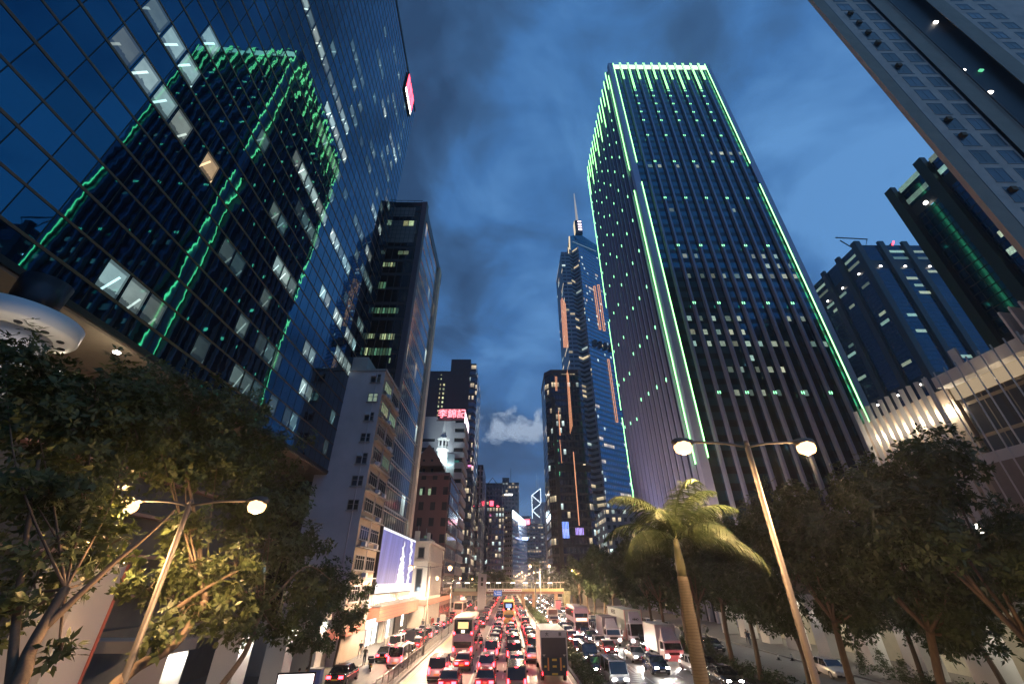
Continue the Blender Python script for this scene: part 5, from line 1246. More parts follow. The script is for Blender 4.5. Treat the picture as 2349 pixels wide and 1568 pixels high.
# ================================================================== footbridge, railings, street furniture
FB = thing('footbridge', 'covered footbridge with lit windows crossing the whole road in the distance', 'footbridge', (0, 150, 0))
M['fb_green'] = plain('bridge_paint', (.42,.46,.30), .5)
MB().box(-17.5,17.5,0,3.2,4.75,5.35).build('deck', plain('bridge_girder', (.20,.10,.08), .6), FB)
MB().box(-26,-9.5,-1.5,3.2,4.3,5.2).build('approach', plain('bridge_tan', (.42,.30,.2), .7), FB)
MB().box(-18,17.7,-.2,3.4,7.75,7.95).build('roof', M['grey_metal'], FB)
MB().box(-7,17.5,-.06,0,5.35,6.15).build('parapet', plain('bridge_cream', (.50,.46,.24), .5), FB)
bn = MB().box(-6.4,4.4,-.2,-.08,5.35,6.05).build('banner', plain('banner_white', (.62,.58,.56), .6, emis=(.6,.55,.5), es=.25), FB)
mk = MB(); r_ = random.Random(3)
for k in range(9): mk.box(-6+k*.55,-5.65+k*.55,-.215,-.2,5.5+r_.random()*.1,5.85)
mk.build('banner_marks', plain('marks_dark', (.06,.03,.05), .6), bn)
mk = MB()
for k in range(10): mk.box(-.8+k*.5,-.45+k*.5,-.215,-.2,5.6,5.8)
mk.build('banner_marks', plain('marks_red', (.5,.05,.05), .6), bn)
for k in range(27):
    x = -17.2 + k*1.3
    if abs(x) < 17.3: MB().box(x-.06,x+.06,-.1,.0,5.35,7.75).build('post', M['fb_green'], FB)
MB().box(-16.8,-10,-.05,0,5.35,6.2).build('parapet', M['fb_green'], FB)
for x in (-6.5,-3,1.6,5.5,9.2,13.4,-13,-16): MB().box(x-.7,x+.7,1.2,1.4,7.55,7.7).build('ceiling_light', M['white_lamp'], FB)
light('deck_light', 'AREA', (0, 1.5, 7.5), 700, (1,.97,.78), FB, (30, 1.5), (0, 0, 0))
for x in (4.9, 8.2, 15.2): MB().box(x-.5,x+.5,.8,2.4,0,4.75).build('pier', plain('bridge_pier', (.36,.24,.16), .7) if 'bridge_pier' not in MATS else MATS['bridge_pier'], FB)
m = MB()
for k in range(16): m.box(17.5,19.6,-.5-k*.0+k*.3,-.2+k*.3,5.2-k*.32,5.4-k*.32)
m.box(17.5,17.6,-.6,4.6,.2,6.2); m.build('stairs', M['fb_green'], FB)
LT = thing('lift_tower', 'grey lift tower with two small openings rising beside the footbridge', 'lift tower', (-8.0, 146.4, 0))
MB().box(-1.25,1.25,0,2.6,0,10.1).build('shaft', plain('lift_concrete', (.36,.33,.36), .7), LT)
MB().box(-.35,.35,-.05,0,8.1,9.2).box(-.35,.35,-.05,0,6.9,7.7).build('opening', M['black'], LT)
for z in np.arange(.6, 6, .6): pass
BS = thing('blue_road_sign', 'blue direction sign with white arrow hanging below the footbridge', 'road sign', (-3.2, 149.3, 4.9))
MB().box(-1.2,1.35,-.08,0,-.75,.75).build('panel', plain('sign_blue', (.02,.10,.42), .4, emis=(.02,.12,.5), es=.5), BS)
sm = MB(); sm.poly([(-1.0,-.09,.1),(-.75,-.09,-.05),(-.75,-.09,.3)]); sm.quad((-.85,-.09,-.02),(-.5,-.09,-.45),(-.4,-.09,-.35),(-.75,-.09,.08))
for k in range(5): sm.box(-.2+k*.27,-.02+k*.27,-.1,-.085,.2,.42); sm.box(-.2+k*.27,-.02+k*.27,-.1,-.085,-.4,-.12)
sm.build('arrow_and_letters', emit('sign_white', (.8,.85,1), .9), BS)
# railing between service lane and main road: panels are parts
RL = thing('roadside_railing', 'long grey metal railing separating the service lane from the main road', 'railing', (-10.52, 0, .13))
pm = MB().box(-.03,.03,0,2.0,.98,1.05).box(-.02,.02,0,2.0,.10,.15).box(-.035,.035,0,.07,0,1.1)
for k in range(12): pm.box(-.008,.008,.14+k*.155,.151+k*.155,.15,.98)
pmesh = pm.mesh('railing_panel', M['grey_metal'])
for k in range(52): link('railing_panel', pmesh, RL, (0, 30+k*2.02, 0))
# sign poles on the railing line
for i, (x, y) in enumerate(((-10.5,79.5),(-10.5,54.3))):
    t = thing('sign_post', ('grey road sign seen edge on beside the railing, farther one','grey post and panel on the railing nearest the white van')[i], 'sign post', (x, y, .13), 0)
    MB().tube([(0,0,0),(0,0,3.3)], .05, 8).build('post', M['pole'], t); MB().box(-.45,.45,-.05,-.02,2.4,3.3).build('panel', M['grey_metal'], t)
def cone(label, x, y, first=None):
    if first: return dup(first, (x, y, .14), 0, label)
    t = thing('traffic_cone', label, 'traffic cone', (x, y, .14), 0, 'traffic cones on the side road'); w = plain('cone_white', (.75,.72,.66), .5)
    MB().box(-.2,.2,-.2,.2,0,.05).lathe(0,0,[(.15,.05),(.11,.28)],12).build('base', M['black'], t); MB().lathe(0,0,[(.11,.281),(.075,.52)],12).build('sleeve', w, t); MB().lathe(0,0,[(.075,.521),(.03,.75)],12).build('tip', plain('cone_grey', (.3,.28,.27), .5), t); return t
cn0 = cone('dark based white traffic cone nearest the hatchback', 32.9, 58.9)
for x, y, lb in ((31.6,59.4,'traffic cone, middle one of the near three'),(30.6,62.0,'traffic cone, leftmost of the near three'),(28.8,72,'pale traffic cone farther along the side road'),(29.6,69.2,'pale traffic cone between the near three and the farthest one')): cone(lb, x, y, cn0)
# lit poster stand, red hoarding, crates on the left pavement
t = thing('poster_stand', 'glowing white poster stand among the people at lower left', 'poster stand', (-15.1, 37.4, .14), R(10))
MB().box(-1.3,1.3,0,.12,.5,2.25).build('frame', M['dark_metal'], t); MB().quad((-1.2,-.01,.6),(1.2,-.01,.6),(1.2,-.01,2.15),(-1.2,-.01,2.15)).build('poster', emit('poster_glow', (1,.86,.86), 2.6), t)
t = thing('red_hoarding', 'red and white hoarding board at the lower left', 'hoarding', (-17.9, 25.2, 1.2), R(8))
MB().box(-1.6,1.6,0,.1,0,2.1).build('board', plain('hoard_red', (.5,.03,.05), .5), t); MB().box(-1.6,1.6,-.02,0,1.75,2.1).build('white_strip', M['white_panel'], t)
m = MB()
for k in range(4): m.box(-1.2+k*.7,-.8+k*.7,-.02,-.005,.5,.75); m.box(-1.2+k*.7,-.75+k*.7,-.02,-.005,1.1,1.3)
m.build('marks', M['white_panel'], t)
t = thing('blue_crate', 'blue plastic box on the kerb beside the dark car', 'box', (-17.4, 47.2, .14)); MB().box(-.6,.6,-.4,.4,0,1.0).build('body', plain('crate_blue', (.06,.10,.30), .5), t); MB().box(-.64,.64,-.44,.44,1.0,1.08).build('lid', M['grey_metal'], t)
t = thing('phone_box', 'red pillar shaped box at the corner of the classical building', 'post box', (-15.4, 101, .14)); MB().lathe(0,0,[(.35,0),(.33,1.2),(.36,1.25),(.2,1.45)],16).build('body', plain('box_red', (.45,.06,.04), .4), t)
MB().box(-.2,.2,-.36,-.33,.9,1.0).build('slot', M['black'], t)
t = thing('red_kiosk', 'red lit booth under the footbridge on the right', 'booth', (15.4, 147, 0)); MB().box(-.8,.8,0,1.4,0,3.0).build('body', emit('kiosk_red', (1,.18,.2), .8), t); MB().box(-.9,.9,-.1,1.5,3.0,3.2).build('roof', M['dark_metal'], t)
t = thing('shop_front_lights', 'red and white lit shop fronts far along the left pavement', 'shops', (-16.6, 165, 0)); MB().box(-3,-.3,0,30,0,6).build('wall', M['concrete'], t); MB().box(-.3,-.2,1,12,3.2,5.0).build('red_sign', emit('shop_red', (1,.12,.14), 3.0), t); MB().box(-.3,-.2,1,28,.6,3.0).build('window', emit('shop_warm', (1,.80,.6), 1.8), t)
light('shop_light', 'AREA', (.8, 12, 3), 900, (1,.6,.5), t, (2, 22), (0, R(-90), 0))

# ================================================================== vehicles
g = G('car_paint'); oi = g.n('ShaderNodeObjectInfo'); g.set(color=oi.outputs['Color'], rough=.26, coat=1.0, coatr=.05, metal=.15); M['paint'] = g.m
M['car_glass'] = plain('car_glass', (.012,.015,.02), .04, .0, var=.0, spec=1.0)
M['tyre'] = plain('tyre', (.012,.012,.012), .8); M['rim'] = plain('rim', (.3,.3,.32), .3, .9)
M['tail'] = emit('tail_light', (1.0, .022, .032), 26.0); M['head'] = emit('head_light', (1.0, .95, .86), 60.0)
M['head_off'] = plain('lamp_glass_off', (.5,.5,.52), .1); M['brake'] = emit('brake_bar', (1.0,.03,.05), 14)
M['plate_y'] = plain('plate_yellow', (.75,.50,.08), .5); M['plate_w'] = plain('plate_white', (.7,.7,.68), .5)
M['trim'] = plain('bumper_dark', (.02,.02,.022), .5); M['silver'] = plain('roof_silver', (.45,.45,.46), .3, .3)
KIND = {  # L, W, H, hood z, belt z, cabin bottom y0,y1, cabin top y0,y1
 'sedan':  (4.6,1.78,1.43, .92,.93, -1.55,1.05, -1.0,.35),
 'hatch':  (4.2,1.78,1.45, .95,.95, -1.98,1.00, -1.5,.30),
 'suv':    (4.5,1.82,1.68, 1.02,1.03, -2.12,1.05, -1.75,.45),
 'mpv':    (4.7,1.82,1.85, 1.02,1.05, -2.28,1.45, -2.05,.75),
 'van':    (4.8,1.74,1.98, 1.08,1.12, -2.35,2.05, -2.22,1.55),
}
def ring_loft(mb, rings, m=0, cap=True):
    n = len(rings[0]); b = len(mb.v)
    for r_ in rings: mb.v += [tuple(p) for p in r_]
    for k in range(len(rings)-1):
        for q in range(n):
            s = (q+1) % n; mb.f.append((b+k*n+q, b+(k+1)*n+q, b+(k+1)*n+s, b+k*n+s)); mb.m.append(m); mb.sm.append(True)
    if cap:
        mb.f.append(tuple(b+q for q in range(n))); mb.m.append(m); mb.sm.append(False)
        e = b+(len(rings)-1)*n; mb.f.append(tuple(e+q for q in reversed(range(n)))); mb.m.append(m); mb.sm.append(False)
def car_parts(kind):
    L_, W_, H_, hz_, bz, b0, b1, t0, t1 = KIND[kind]; w = W_/2; hl = L_/2; parts = {}
    body = MB(); rings = []
    rear_z = bz if kind != 'sedan' else .95
    st = [(-hl,.80,.34,rear_z-.20),(-hl+.10,.93,.26,rear_z-.05),(-hl+.35,1.0,.22,rear_z),(b0+.05,1.0,.20,rear_z),(0,1.0,.20,bz),(b1,1.0,.20,hz_),(hl-.5,.98,.22,hz_-.10),(hl-.16,.90,.25,hz_-.24),(hl,.74,.32,hz_-.38)]
    for (y, ws, zl, zt) in st:
        ww = w*ws; zm = zl+(zt-zl)*.55
        rings.append([(-ww*.92,y,zl),(-ww,y,zl+.10),(-ww,y,zm),(-ww*.95,y,zt-.06),(-ww*.80,y,zt),(0,y,zt+.03),(ww*.80,y,zt),(ww*.95,y,zt-.06),(ww,y,zm),(ww,y,zl+.10),(ww*.92,y,zl),(0,y,zl-.02)])
    ring_loft(body, rings)
    wb, wt = w*.92, w*.74 if kind not in ('van','mpv') else w*.86; zb = bz-.03
    # roof and pillars
    rr = [[(-wt*.96,y,H_-.07),(-wt*.9,y,H_-.02),(0,y,H_+.01),(wt*.9,y,H_-.02),(wt*.96,y,H_-.07)] for y in (t0-.02, t0+.15, t1-.15, t1+.02)]
    roof = MB(); ring_loft(roof, rr)
    A_ = [(-wb,b0),(wb,b0),(wb,b1),(-wb,b1)]; T_ = [(-wt,t0),(wt,t0),(wt,t1),(-wt,t1)]
    for i in range(4): body.tube([(A_[i][0],A_[i][1],zb),(T_[i][0],T_[i][1],H_-.05)], .045, 6)
    ym = (b0+b1)/2-.05; body.tube([(-wb-.005,ym,zb),(-wt-.005,(t0+t1)/2-.05,H_-.05)], .035, 5).tube([(wb+.005,ym,zb),(wt+.005,(t0+t1)/2-.05,H_-.05)], .035, 5)
    Z1 = H_-.06
    gl = {}
    gl['rear_window'] = MB().quad((-wb,b0,zb),(wb,b0,zb),(wt,t0,Z1),(-wt,t0,Z1))
    gl['windscreen'] = MB().quad((wb,b1,zb),(-wb,b1,zb),(-wt,t1,Z1),(wt,t1,Z1))
    gl['side_window'] = [MB().quad((-wb,b1,zb),(-wb,b0,zb),(-wt,t0,Z1),(-wt,t1,Z1)), MB().quad((wb,b0,zb),(wb,b1,zb),(wt,t1,Z1),(wt,t0,Z1))]
    wy = (-hl+.85, hl-.85)
    parts.update(body=body, roof=roof, gl=gl, wy=wy, dims=(w, hl, rear_z, hz_, H_))
    return parts
def wheel_mb(r=.32, wd=.2):
    t = MB(); b = len(t.v)
    t.tube([(-wd/2,0,0),(wd/2,0,0)], r, 18); rm = MB().tube([(-wd/2-.012,0,0),(wd/2+.012,0,0)], r*.62, 14); return t, rm
def make_car(kind, heading_lights, plate='y', taxi=False, roof_paint=True):
    """a parked-at-origin car facing +Y; heading_lights: 'tail' lit tail lamps, 'head' lit head lamps, 'off' none"""
    p = car_parts(kind); w, hl, rz_, hz_, H_ = p['dims']; t = thing(dict(sedan='saloon_car', hatch='hatchback_car', suv='off_road_car', mpv='people_carrier', van='van')[kind], 'x', 'car')
    b = p['body'].build('body', M['paint'], t); p['roof'].build('roof', M['silver'] if taxi else M['paint'], b)
    for k in ('rear_window','windscreen'): p['gl'][k].build(k, M['car_glass'], t)
    for m in p['gl']['side_window']: m.build('side_window', M['car_glass'], t)
    ty, rm = wheel_mb(); tm = ty.mesh('wheel', M['tyre']); rmm = rm.mesh('rim', M['rim'])
    for x in (-w+.09, w-.09):
        for y in p['wy']:
            o = link('wheel', tm, t, (x, y, .32)); link('rim', rmm, o)
    for s in (-1, 1):
        x0 = s*(w*.60); 
        tl = MB().box(x0-.19, x0+.19, -hl-.005, -hl+.12, rz_-.32, rz_-.12) if kind in ('sedan',) else MB().box(s*w*.80-.08, s*w*.80+.08, -hl-.01, -hl+.12, rz_-.45, rz_+.05)
        tl.build('tail_light', M['tail'] if heading_lights != 'off' else MATS['box_red'], t)
        MB().box(x0-.17, x0+.17, hl-.10, hl+.012, hz_-.36, hz_-.24).build('headlight', M['head'] if heading_lights == 'head' else M['head_off'], t)
        MB().box(s*(w+.02), s*(w+.20), p['dims'][0]*0+.62, .72, rz_+.02, rz_+.16).build('mirror', M['trim'], t)
    MB().box(-w*.86, w*.86, -hl-.03, -hl+.1, .28, .46).box(-w*.8, w*.8, hl-.06, hl+.03, .24, .42).build('bumper', M['trim'], t)
    MB().box(-.25,.25,-hl-.035,-hl-.01,.52,.63).build('number_plate', M['plate_y'], t); MB().box(-.25,.25,hl+.012,hl+.035,.36,.47).build('number_plate', M['plate_w'], t)
    if heading_lights == 'tail': MB().box(-.14,.14,0,.04,0,.035).build('brake_lamp', M['brake'], t, (0, KIND[kind][7]-.03 if kind != 'sedan' else KIND[kind][5]+.28, H_-.09 if kind != 'sedan' else KIND[kind][4]+.12))
    if heading_lights == 'head': MB().box(-w*.5, w*.5, hl-.03, hl+.02, .46, .60).build('grille', M['black'], t)
    if taxi: MB().box(-.22,.22,-.10,.08,H_,H_+.13).build('roof_sign', emit('taxi_sign', (1,.9,.7), 1.2) if 'taxi_sign' not in MATS else MATS['taxi_sign'], t)
    return t
COLS = dict(red=(.42,.012,.010,1), white=(.72,.70,.68,1), silver=(.42,.42,.43,1), black=(.010,.010,.012,1), grey=(.13,.13,.14,1), blue=(.015,.03,.11,1), gold=(.30,.23,.14,1), green=(.02,.09,.05,1))
PROTO = {}
PARK = []
def get_proto(key):
    if key not in PROTO:
        kind, lt, taxi = key; PROTO[key] = [make_car(kind, lt, taxi=taxi), False]
    return PROTO[key]
CATN = dict(sedan='car', hatch='car', suv='car', mpv='people carrier', van='van')
def put_car(kind, colour, x, y, away, label, lit=True, group='cars queueing on the road', taxi=False, rz=None, scale=1.0):
    key = (kind, ('tail' if away else 'head') if lit else 'off', taxi); pr = get_proto(key)
    rot_ = (0.0 if away else math.pi) if rz is None else rz
    if not pr[1]: o = pr[0]; pr[1] = True; KIDS[o.name] = [(c, kids(c)) for c in kids(o)]; o.location = (x, y, 0); o.rotation_euler = (0,0,rot_); o['label'] = label
    else: o = dup(pr[0], (x, y, 0), rot_, label)
    for c in COL.objects:
        pass
    o['category'] = 'taxi' if taxi else CATN[kind]; o['group'] = group
    RECOL.append((o, COLS[colour])); return o
RECOL = []
# simplified far cars: one mesh each, lamps included
FAR = {}
def far_mesh(kind, away):
    if (kind, away) in FAR: return FAR[(kind, away)]
    p = car_parts(kind); w, hl, rz_, hz_, H_ = p['dims']; m = p['body']
    def add(o, mi): b = len(m.v); m.v += o.v; m.f += [tuple(b+i for i in f) for f in o.f]; m.m += [mi]*len(o.f); m.sm += o.sm
    add(p['roof'], 0); [add(p['gl'][k], 1) for k in ('rear_window','windscreen')]; [add(q, 1) for q in p['gl']['side_window']]
    for s in (-1, 1):
        for y in p['wy']: add(MB().tube([(s*w-.2*(s>0)-.0,y,.32),(s*w+.2*(s<0),y,.32)], .32, 10), 2)
        add(MB().box(s*w*.62-.20, s*w*.62+.20, -hl-.02, -hl+.1, rz_-.34, rz_-.08), 3)
        add(MB().box(s*w*.62-.19, s*w*.62+.19, hl-.1, hl+.02, hz_-.40, hz_-.20), 4)
    if away: add(MB().box(-.2,.2,KIND[kind][5]-.0,KIND[kind][5]+.1,rz_+.1,rz_+.2), 3)
    FAR[(kind, away)] = m.mesh(kind, [M['paint'], M['car_glass'], M['tyre'], M['tail'], M['head'] if not away else M['head_off']]); return FAR[(kind, away)]
def put_far(kind, colour, x, y, away, label, group):
    o = link('distant_car', far_mesh(kind, away), None, (x, y, 0)); o.rotation_euler = (0,0,0 if away else math.pi); o.color = COLS[colour]
    tag(o, label, 'car', group); return o
ORD = 'first second third fourth fifth sixth seventh eighth ninth tenth eleventh twelfth thirteenth fourteenth fifteenth sixteenth seventeenth eighteenth nineteenth twentieth twenty-first twenty-second twenty-third twenty-fourth twenty-fifth twenty-sixth twenty-seventh twenty-eighth twenty-ninth thirtieth'.split()
vr = random.Random(12)
def pick(away):
    k = vr.choice(['sedan','sedan','sedan','taxi','taxi','suv','hatch','mpv','van'])
    c = 'red' if k == 'taxi' else vr.choice(['white','silver','black','black','grey','white','blue','silver'])
    return k, c
KW = dict(sedan='saloon', hatch='hatchback', suv='off-roader', mpv='people carrier', van='van')
def lane(name, xf, y0, y1, away, fixed, gap=(5.2,6.1), skip=()):
    """fixed: list of (kind, colour, x, y(near bumper)) first; then the lane fills up to y1"""
    n = 0; y = y0; nb = 0
    for (k, c, x, yb) in fixed:
        kk = 'sedan' if k == 'taxi' else k; L_ = KIND[kk][0]; n += 1
        put_car(kk, c, x, yb+L_/2, away, f"{c} {'taxi' if k == 'taxi' else KW[k]} {ORD[n-1]} in line in {name}", taxi=(k == 'taxi')); y = yb + L_ + 1.2
    while y < y1:
        k, c = pick(away); kk = 'sedan' if k == 'taxi' else k; L_ = KIND[kk][0]; x = xf(y) + vr.uniform(-.25,.25)
        if any(a < y+L_ and y < b for a, b in skip): y += 1.5; continue
        n += 1
        if y < 92: put_car(kk, c, x, y+L_/2, away, f"{c} {'taxi' if k == 'taxi' else KW[k]} {ORD[min(n-1,29)]} in line in {name}", taxi=(k == 'taxi'))
        elif y < 147: put_far(kk, c, x, y+L_/2, away, f"{c} {'taxi' if k == 'taxi' else KW[k]} {ORD[min(n-1,29)]} in line in {name}", 'cars queueing on the road')
        else: nb += 1; put_far(kk, c, x, y+L_/2, away, f"tiny {c} {'taxi' if k == 'taxi' else KW[k]} {ORD[nb-1]} past the footbridge in {name}", 'cars past the footbridge')
        y += vr.uniform(*gap) + (L_-4.5)
lane('the lane next to the railing', lambda y: -5.6, 78, 262, True, [('taxi','red',-5.0,43.6),('mpv','white',-6.6,48.2),('taxi','red',-4.75,53.2),('van','silver',-5.2,74.0)], skip=((80,98),))
lane('the lane right of the white line', lambda y: -1.9, 78, 262, True, [('sedan','red',-1.9,43.9),('suv','silver',-2.1,51.0),('van','white',-1.95,59.9),('hatch','black',-1.85,66.6),('taxi','red',-1.9,72.4)])
lane('the third lane going away', lambda y: .75, 78, 262, True, [('van','gold',.75,42.5),('suv','white',.95,51.2),('mpv','black',.75,58.6),('mpv','black',.7,66.0),('taxi','red',.8,72.6)], skip=((103,119),))
lane('the lane ahead of the box truck', lambda y: 3.6, 66, 262, True, [('sedan','white',3.0,58.2)])
lane('the nearest oncoming lane', lambda y: 10.2, 72, 262, False, [('van','silver',9.7,44.6),('sedan','black',9.2,50.6),('mpv','black',9.4,57.0),('taxi','red',9.3,63.9)], gap=(5.3,6.2), skip=((100,108),))
lane('the second oncoming lane', lambda y: 13.0, 97, 262, False, [('hatch','blue',15.3,50.9),('sedan','silver',15.15,57.9)], gap=(5.3,6.3))
lane('the third oncoming lane', lambda y: 16.6, 92, 262, False, [], gap=(5.5,7), skip=((150,160),))
lane('the outer oncoming lane', lambda y: 19.4, 96, 262, False, [('sedan','black',19.6,44.8)], gap=(6.5,10))
lane('the kerb service lane', lambda y: -12.4-(y-60)*.018, 74, 200, True, [('van','white',-12.0,54.6),('taxi','black',-12.3,60.8),('taxi','red',-12.5,67.2)], gap=(5.4,6.2), skip=((128,142),))
lane('the inner side of the kerb lane', lambda y: -14.6, 64.5, 88, True, [('sedan','black',-15.2,46.0),('sedan','black',-14.3,58.4),('van','white',-14.6,65.2)], gap=(6,9))
put_car('sedan', 'black', 21.0-.9, 52.4, False, 'black saloon partly hidden by the palm trunk and lamp post')
# side road and parked cars
put_car('hatch', 'white', 31.9, 50.6, False, 'white hatchback parked alone on the side road at lower right', lit=False, rz=math.pi-.12, group='parked cars')
for i, (k, c, x, y, lb) in enumerate((('van','white',27.4,88,'cream van parked behind the verge trees, nearest of three'),('mpv','white',27.6,96,'cream people carrier parked behind the second van'),('van','white',27.2,104,'pale van parked farthest behind the verge trees'),('sedan','white',27.6,76,'white saloon parked by the pointed shrubs'),('sedan','black',27.6,68,'dark saloon parked behind the pointed shrub'))): put_car(k, c, x, y, False, lb, lit=False, group='parked cars')
for i, (k, c, x, y, rz_, lb) in enumerate((('hatch','white',-16.4,26.2,2.7,'white hatchback parked beside the thick left pillar'),('mpv','black',-16.6,32.6,2.6,'black people carrier parked under the left tower'),('sedan','white',-18.4,34.3,2.7,'white saloon parked behind the black people carrier'),('hatch','white',-18.6,28.6,2.8,'second white hatchback deeper under the left tower'))): put_car(k, c, x, y, True, lb, lit=False, rz=rz_, group='parked cars')
ALLK = {}
for o in COL.objects:
    if o.parent is not None: ALLK.setdefault(o.parent, []).append(o)
for o, c in RECOL:
    o.color = c
    for ch in ALLK.get(o, []):
        ch.color = c
        for g2 in ALLK.get(ch, []): g2.color = c
# light thrown by real lamps of the nearest vehicles
for (x, y) in ((9.7,44.6),(15.3,50.9),(15.15,57.9),(9.4,57.0),(18.9,56.7),(12.3,82),(14.4,84),(15.2,71.6),(9.8,75),(13,97),(10,92),(16.6,95),(13,110),(10,106),(13,125),(10,122),(16,120)):
    light('headlamp_beam', 'SPOT', (x, y-.3, .75), 1500, (1,.93,.82), None, .12, (R(78), 0, math.pi), R(70), .8)
for (x, y) in ((-5,43.4),(-6.6,47.9),(-4.8,52.9),(-5.3,59.0),(-2,50.7),(-1.9,43.6),(-1.9,59.6),(.9,51),(.7,65.7),(3,57.8),(3.4,66),(-1.9,72),(.8,72.3),(-5.2,80),(-1.9,84),(.8,90),(3.6,84),(-5.5,95),(-12,54.2),(-12.3,60.5),(-12.5,67),(-12.7,80),(-1.9,104),(3.6,104),(-5.6,115),(-12.9,100),(1,125),(-4,140)):
    light('tail_lamp_glow', 'POINT', (x, y-.45, .8), 30 if y < 75 else 80, (1,.30,.25), None, .25)

# ---- big vehicles
def big_wheels(t, w, ys, r=.48):
    ty, rm = wheel_mb(r, .28); a = ty.mesh('wheel', M['tyre']); b = rm.mesh('rim', M['rim'])
    for y in ys:
        for x in (-w+.16, w-.16): o = link('wheel', a, t, (x, y, r)); link('rim', b, o)
def bus(label, cat, x, y, away, col, L_=11.0, H_=4.35, W_=2.5, group=None, double=True, seed=1, panelcol=(.60,.50,.50), disp=(1,.62,.25), lower=None):
    t = thing('double_decker_bus' if double else 'coach', label, cat, (x, y, 0), 0 if away else math.pi, group); w = W_/2; hl = L_/2; paint = plain('bus_paint_%d' % seed, col, .35, coat=.5)
    m = MB(); rings = []
    for (yy, s, zt) in ((-hl,.96,H_-.14),(-hl+.15,1,H_-.02),(hl-.35,1,H_-.02),(hl,.95,H_-.20)):
        ww = w*s; rings.append([(-ww,yy,.38),(-ww,yy,H_*.5),(-ww,yy,zt-.28),(-ww+.12,yy,zt-.06),(-ww+.35,yy,zt),(ww-.35,yy,zt),(ww-.12,yy,zt-.06),(ww,yy,zt-.28),(ww,yy,H_*.5),(ww,yy,.38)])
    ring_loft(m, rings); m.sm = [False]*len(m.sm); bo = m.build('body', paint, t)
    gl = M['car_glass']; z2 = H_*.62
    if double:
        for s in (-1, 1):
            MB().box(s*(w+.012), s*(w-.02), -hl+.7, hl-.9, z2+.15, H_-.45).build('upper_side_window', gl, t)
            MB().box(s*(w+.012), s*(w-.02), -hl+1.8, hl-1.2, 1.25, 2.15).build('lower_side_window', gl, t)
        MB().poly([(-.95,-hl-.02,z2-.05),(.95,-hl-.02,z2-.05),(1.05,-hl-.02,z2+.25),(1.05,-hl-.02,H_-.32),(-1.05,-hl-.02,H_-.32),(-1.05,-hl-.02,z2+.25)]).build('rear_window', gl, t)
        MB().box(-.62,.62,-hl-.05,-hl-.021,z2+.45,H_-.55).build('lit_interior', emit('bus_inside_%d' % seed, disp, 1.6), t)
        MB().box(-.2,.2,-hl-.05,-hl-.021,z2+.02,z2+.32).build('route_number', emit('route_%d' % seed, (1,.9,.6), 3.0), t)
        MB().box(-.98,.98,-hl-.04,-hl-.002,z2-.78,z2-.12).build('advert_panel', plain('advert_%d' % seed, panelcol, .5), t)
        MB().box(-1.05,1.05,-hl-.03,-hl-.002,z2-1.42,z2-.84).build('engine_grille', M['black'], t)
        MB().poly([(1.05,hl+.02,z2+.12),(-1.05,hl+.02,z2+.12),(-1.05,hl-.02,H_-.35),(1.05,hl-.02,H_-.35)]).build('upper_windscreen', gl, t)
        MB().box(-.85,.85,hl+.0,hl+.035,z2-.32,z2+.02).build('destination_display', emit('dest_%d' % seed, (1,.55,.28), 5.0), t)
        MB().poly([(1.08,hl+.015,1.05),(-1.08,hl+.015,1.05),(-1.08,hl+.015,2.2),(1.08,hl+.015,2.2)]).build('windscreen', gl, t)
        if lower: MB().box(-1.2,1.2,hl-.01,hl+.012,.42,1.0).build('lower_front', plain('bus_pink', lower, .4), t)
    else:
        for s in (-1, 1): MB().box(s*(w+.012), s*(w-.02), -hl+.9, hl-.6, 1.5, H_-.5).build('side_window', gl, t)
        MB().box(-1.0,1.0,-hl-.03,-hl-.002,1.65,H_-.35).build('rear_window', gl, t); MB().box(-1.05,1.05,hl-.0,hl+.03,1.2,H_-.45).build('windscreen', gl, t)
    for s in (-1, 1):
        MB().box(s*1.05-.13,s*1.05+.13,-hl-.05,-hl-.0,.95,1.35).build('tail_light', M['tail'], t)
        if double: MB().box(s*1.05-.12,s*1.05+.12,-hl-.05,-hl-.0,z2-.12,z2+.12).build('tail_light', M['tail'], t)
        MB().box(s*.95-.17,s*.95+.17,hl-.0,hl+.05,.62,.84).build('headlight', M['head'] if not away else M['head_off'], t)
        MB().box(s*1.28,s*1.42,hl-.1,hl+.05,1.7,2.15).build('mirror', M['trim'], t)
    MB().box(-.27,.27,-hl-.05,-hl-.02,.62,.74).build('number_plate', M['plate_y'], t)
    big_wheels(t, w, (-hl+2.6, hl-2.4)); return t
b1 = bus('cream double decker bus behind the red taxi, next to the railing', 'bus', -5.35, 65.2, True, (.62,.50,.44), seed=1, group='buses in the traffic')
text_mesh('lettering', 'ENVIRO', .2, M['black'], b1, (0, -5.54, 1.28-.22), (R(90),0,0), .01)
bus('yellow double decker bus in the middle of the road farther away', 'bus', .2, 112, True, (.62,.42,.12), seed=2, panelcol=(.6,.42,.15), disp=(.25,.4,1.0), group='buses in the traffic')
bus('purple and pink double decker bus coming towards the camera with orange display', 'bus', 12.35, 88.0, False, (.46,.34,.42), L_=11.5, seed=3, lower=(.62,.12,.22), group='buses in the traffic')
bus('single deck coach with a dark blue rear window in the kerb lane', 'coach', -13.2, 135, True, (.55,.40,.36), L_=11, H_=3.4, double=False, seed=4)
bus('orange minibus at the head of the kerb lane by the bridge', 'minibus', -15.0, 155, True, (.60,.26,.08), L_=7, H_=2.8, double=False, seed=5, W_=2.1)
bus('pale coach behind the cream double decker near the footbridge', 'coach', -8.6, 152, True, (.50,.40,.38), L_=11, H_=3.3, double=False, seed=6)
bus('small pale bus in the distant lanes before the yellow bus', 'minibus', .4, 137, True, (.55,.45,.42), L_=8, H_=3.2, double=False, seed=7)
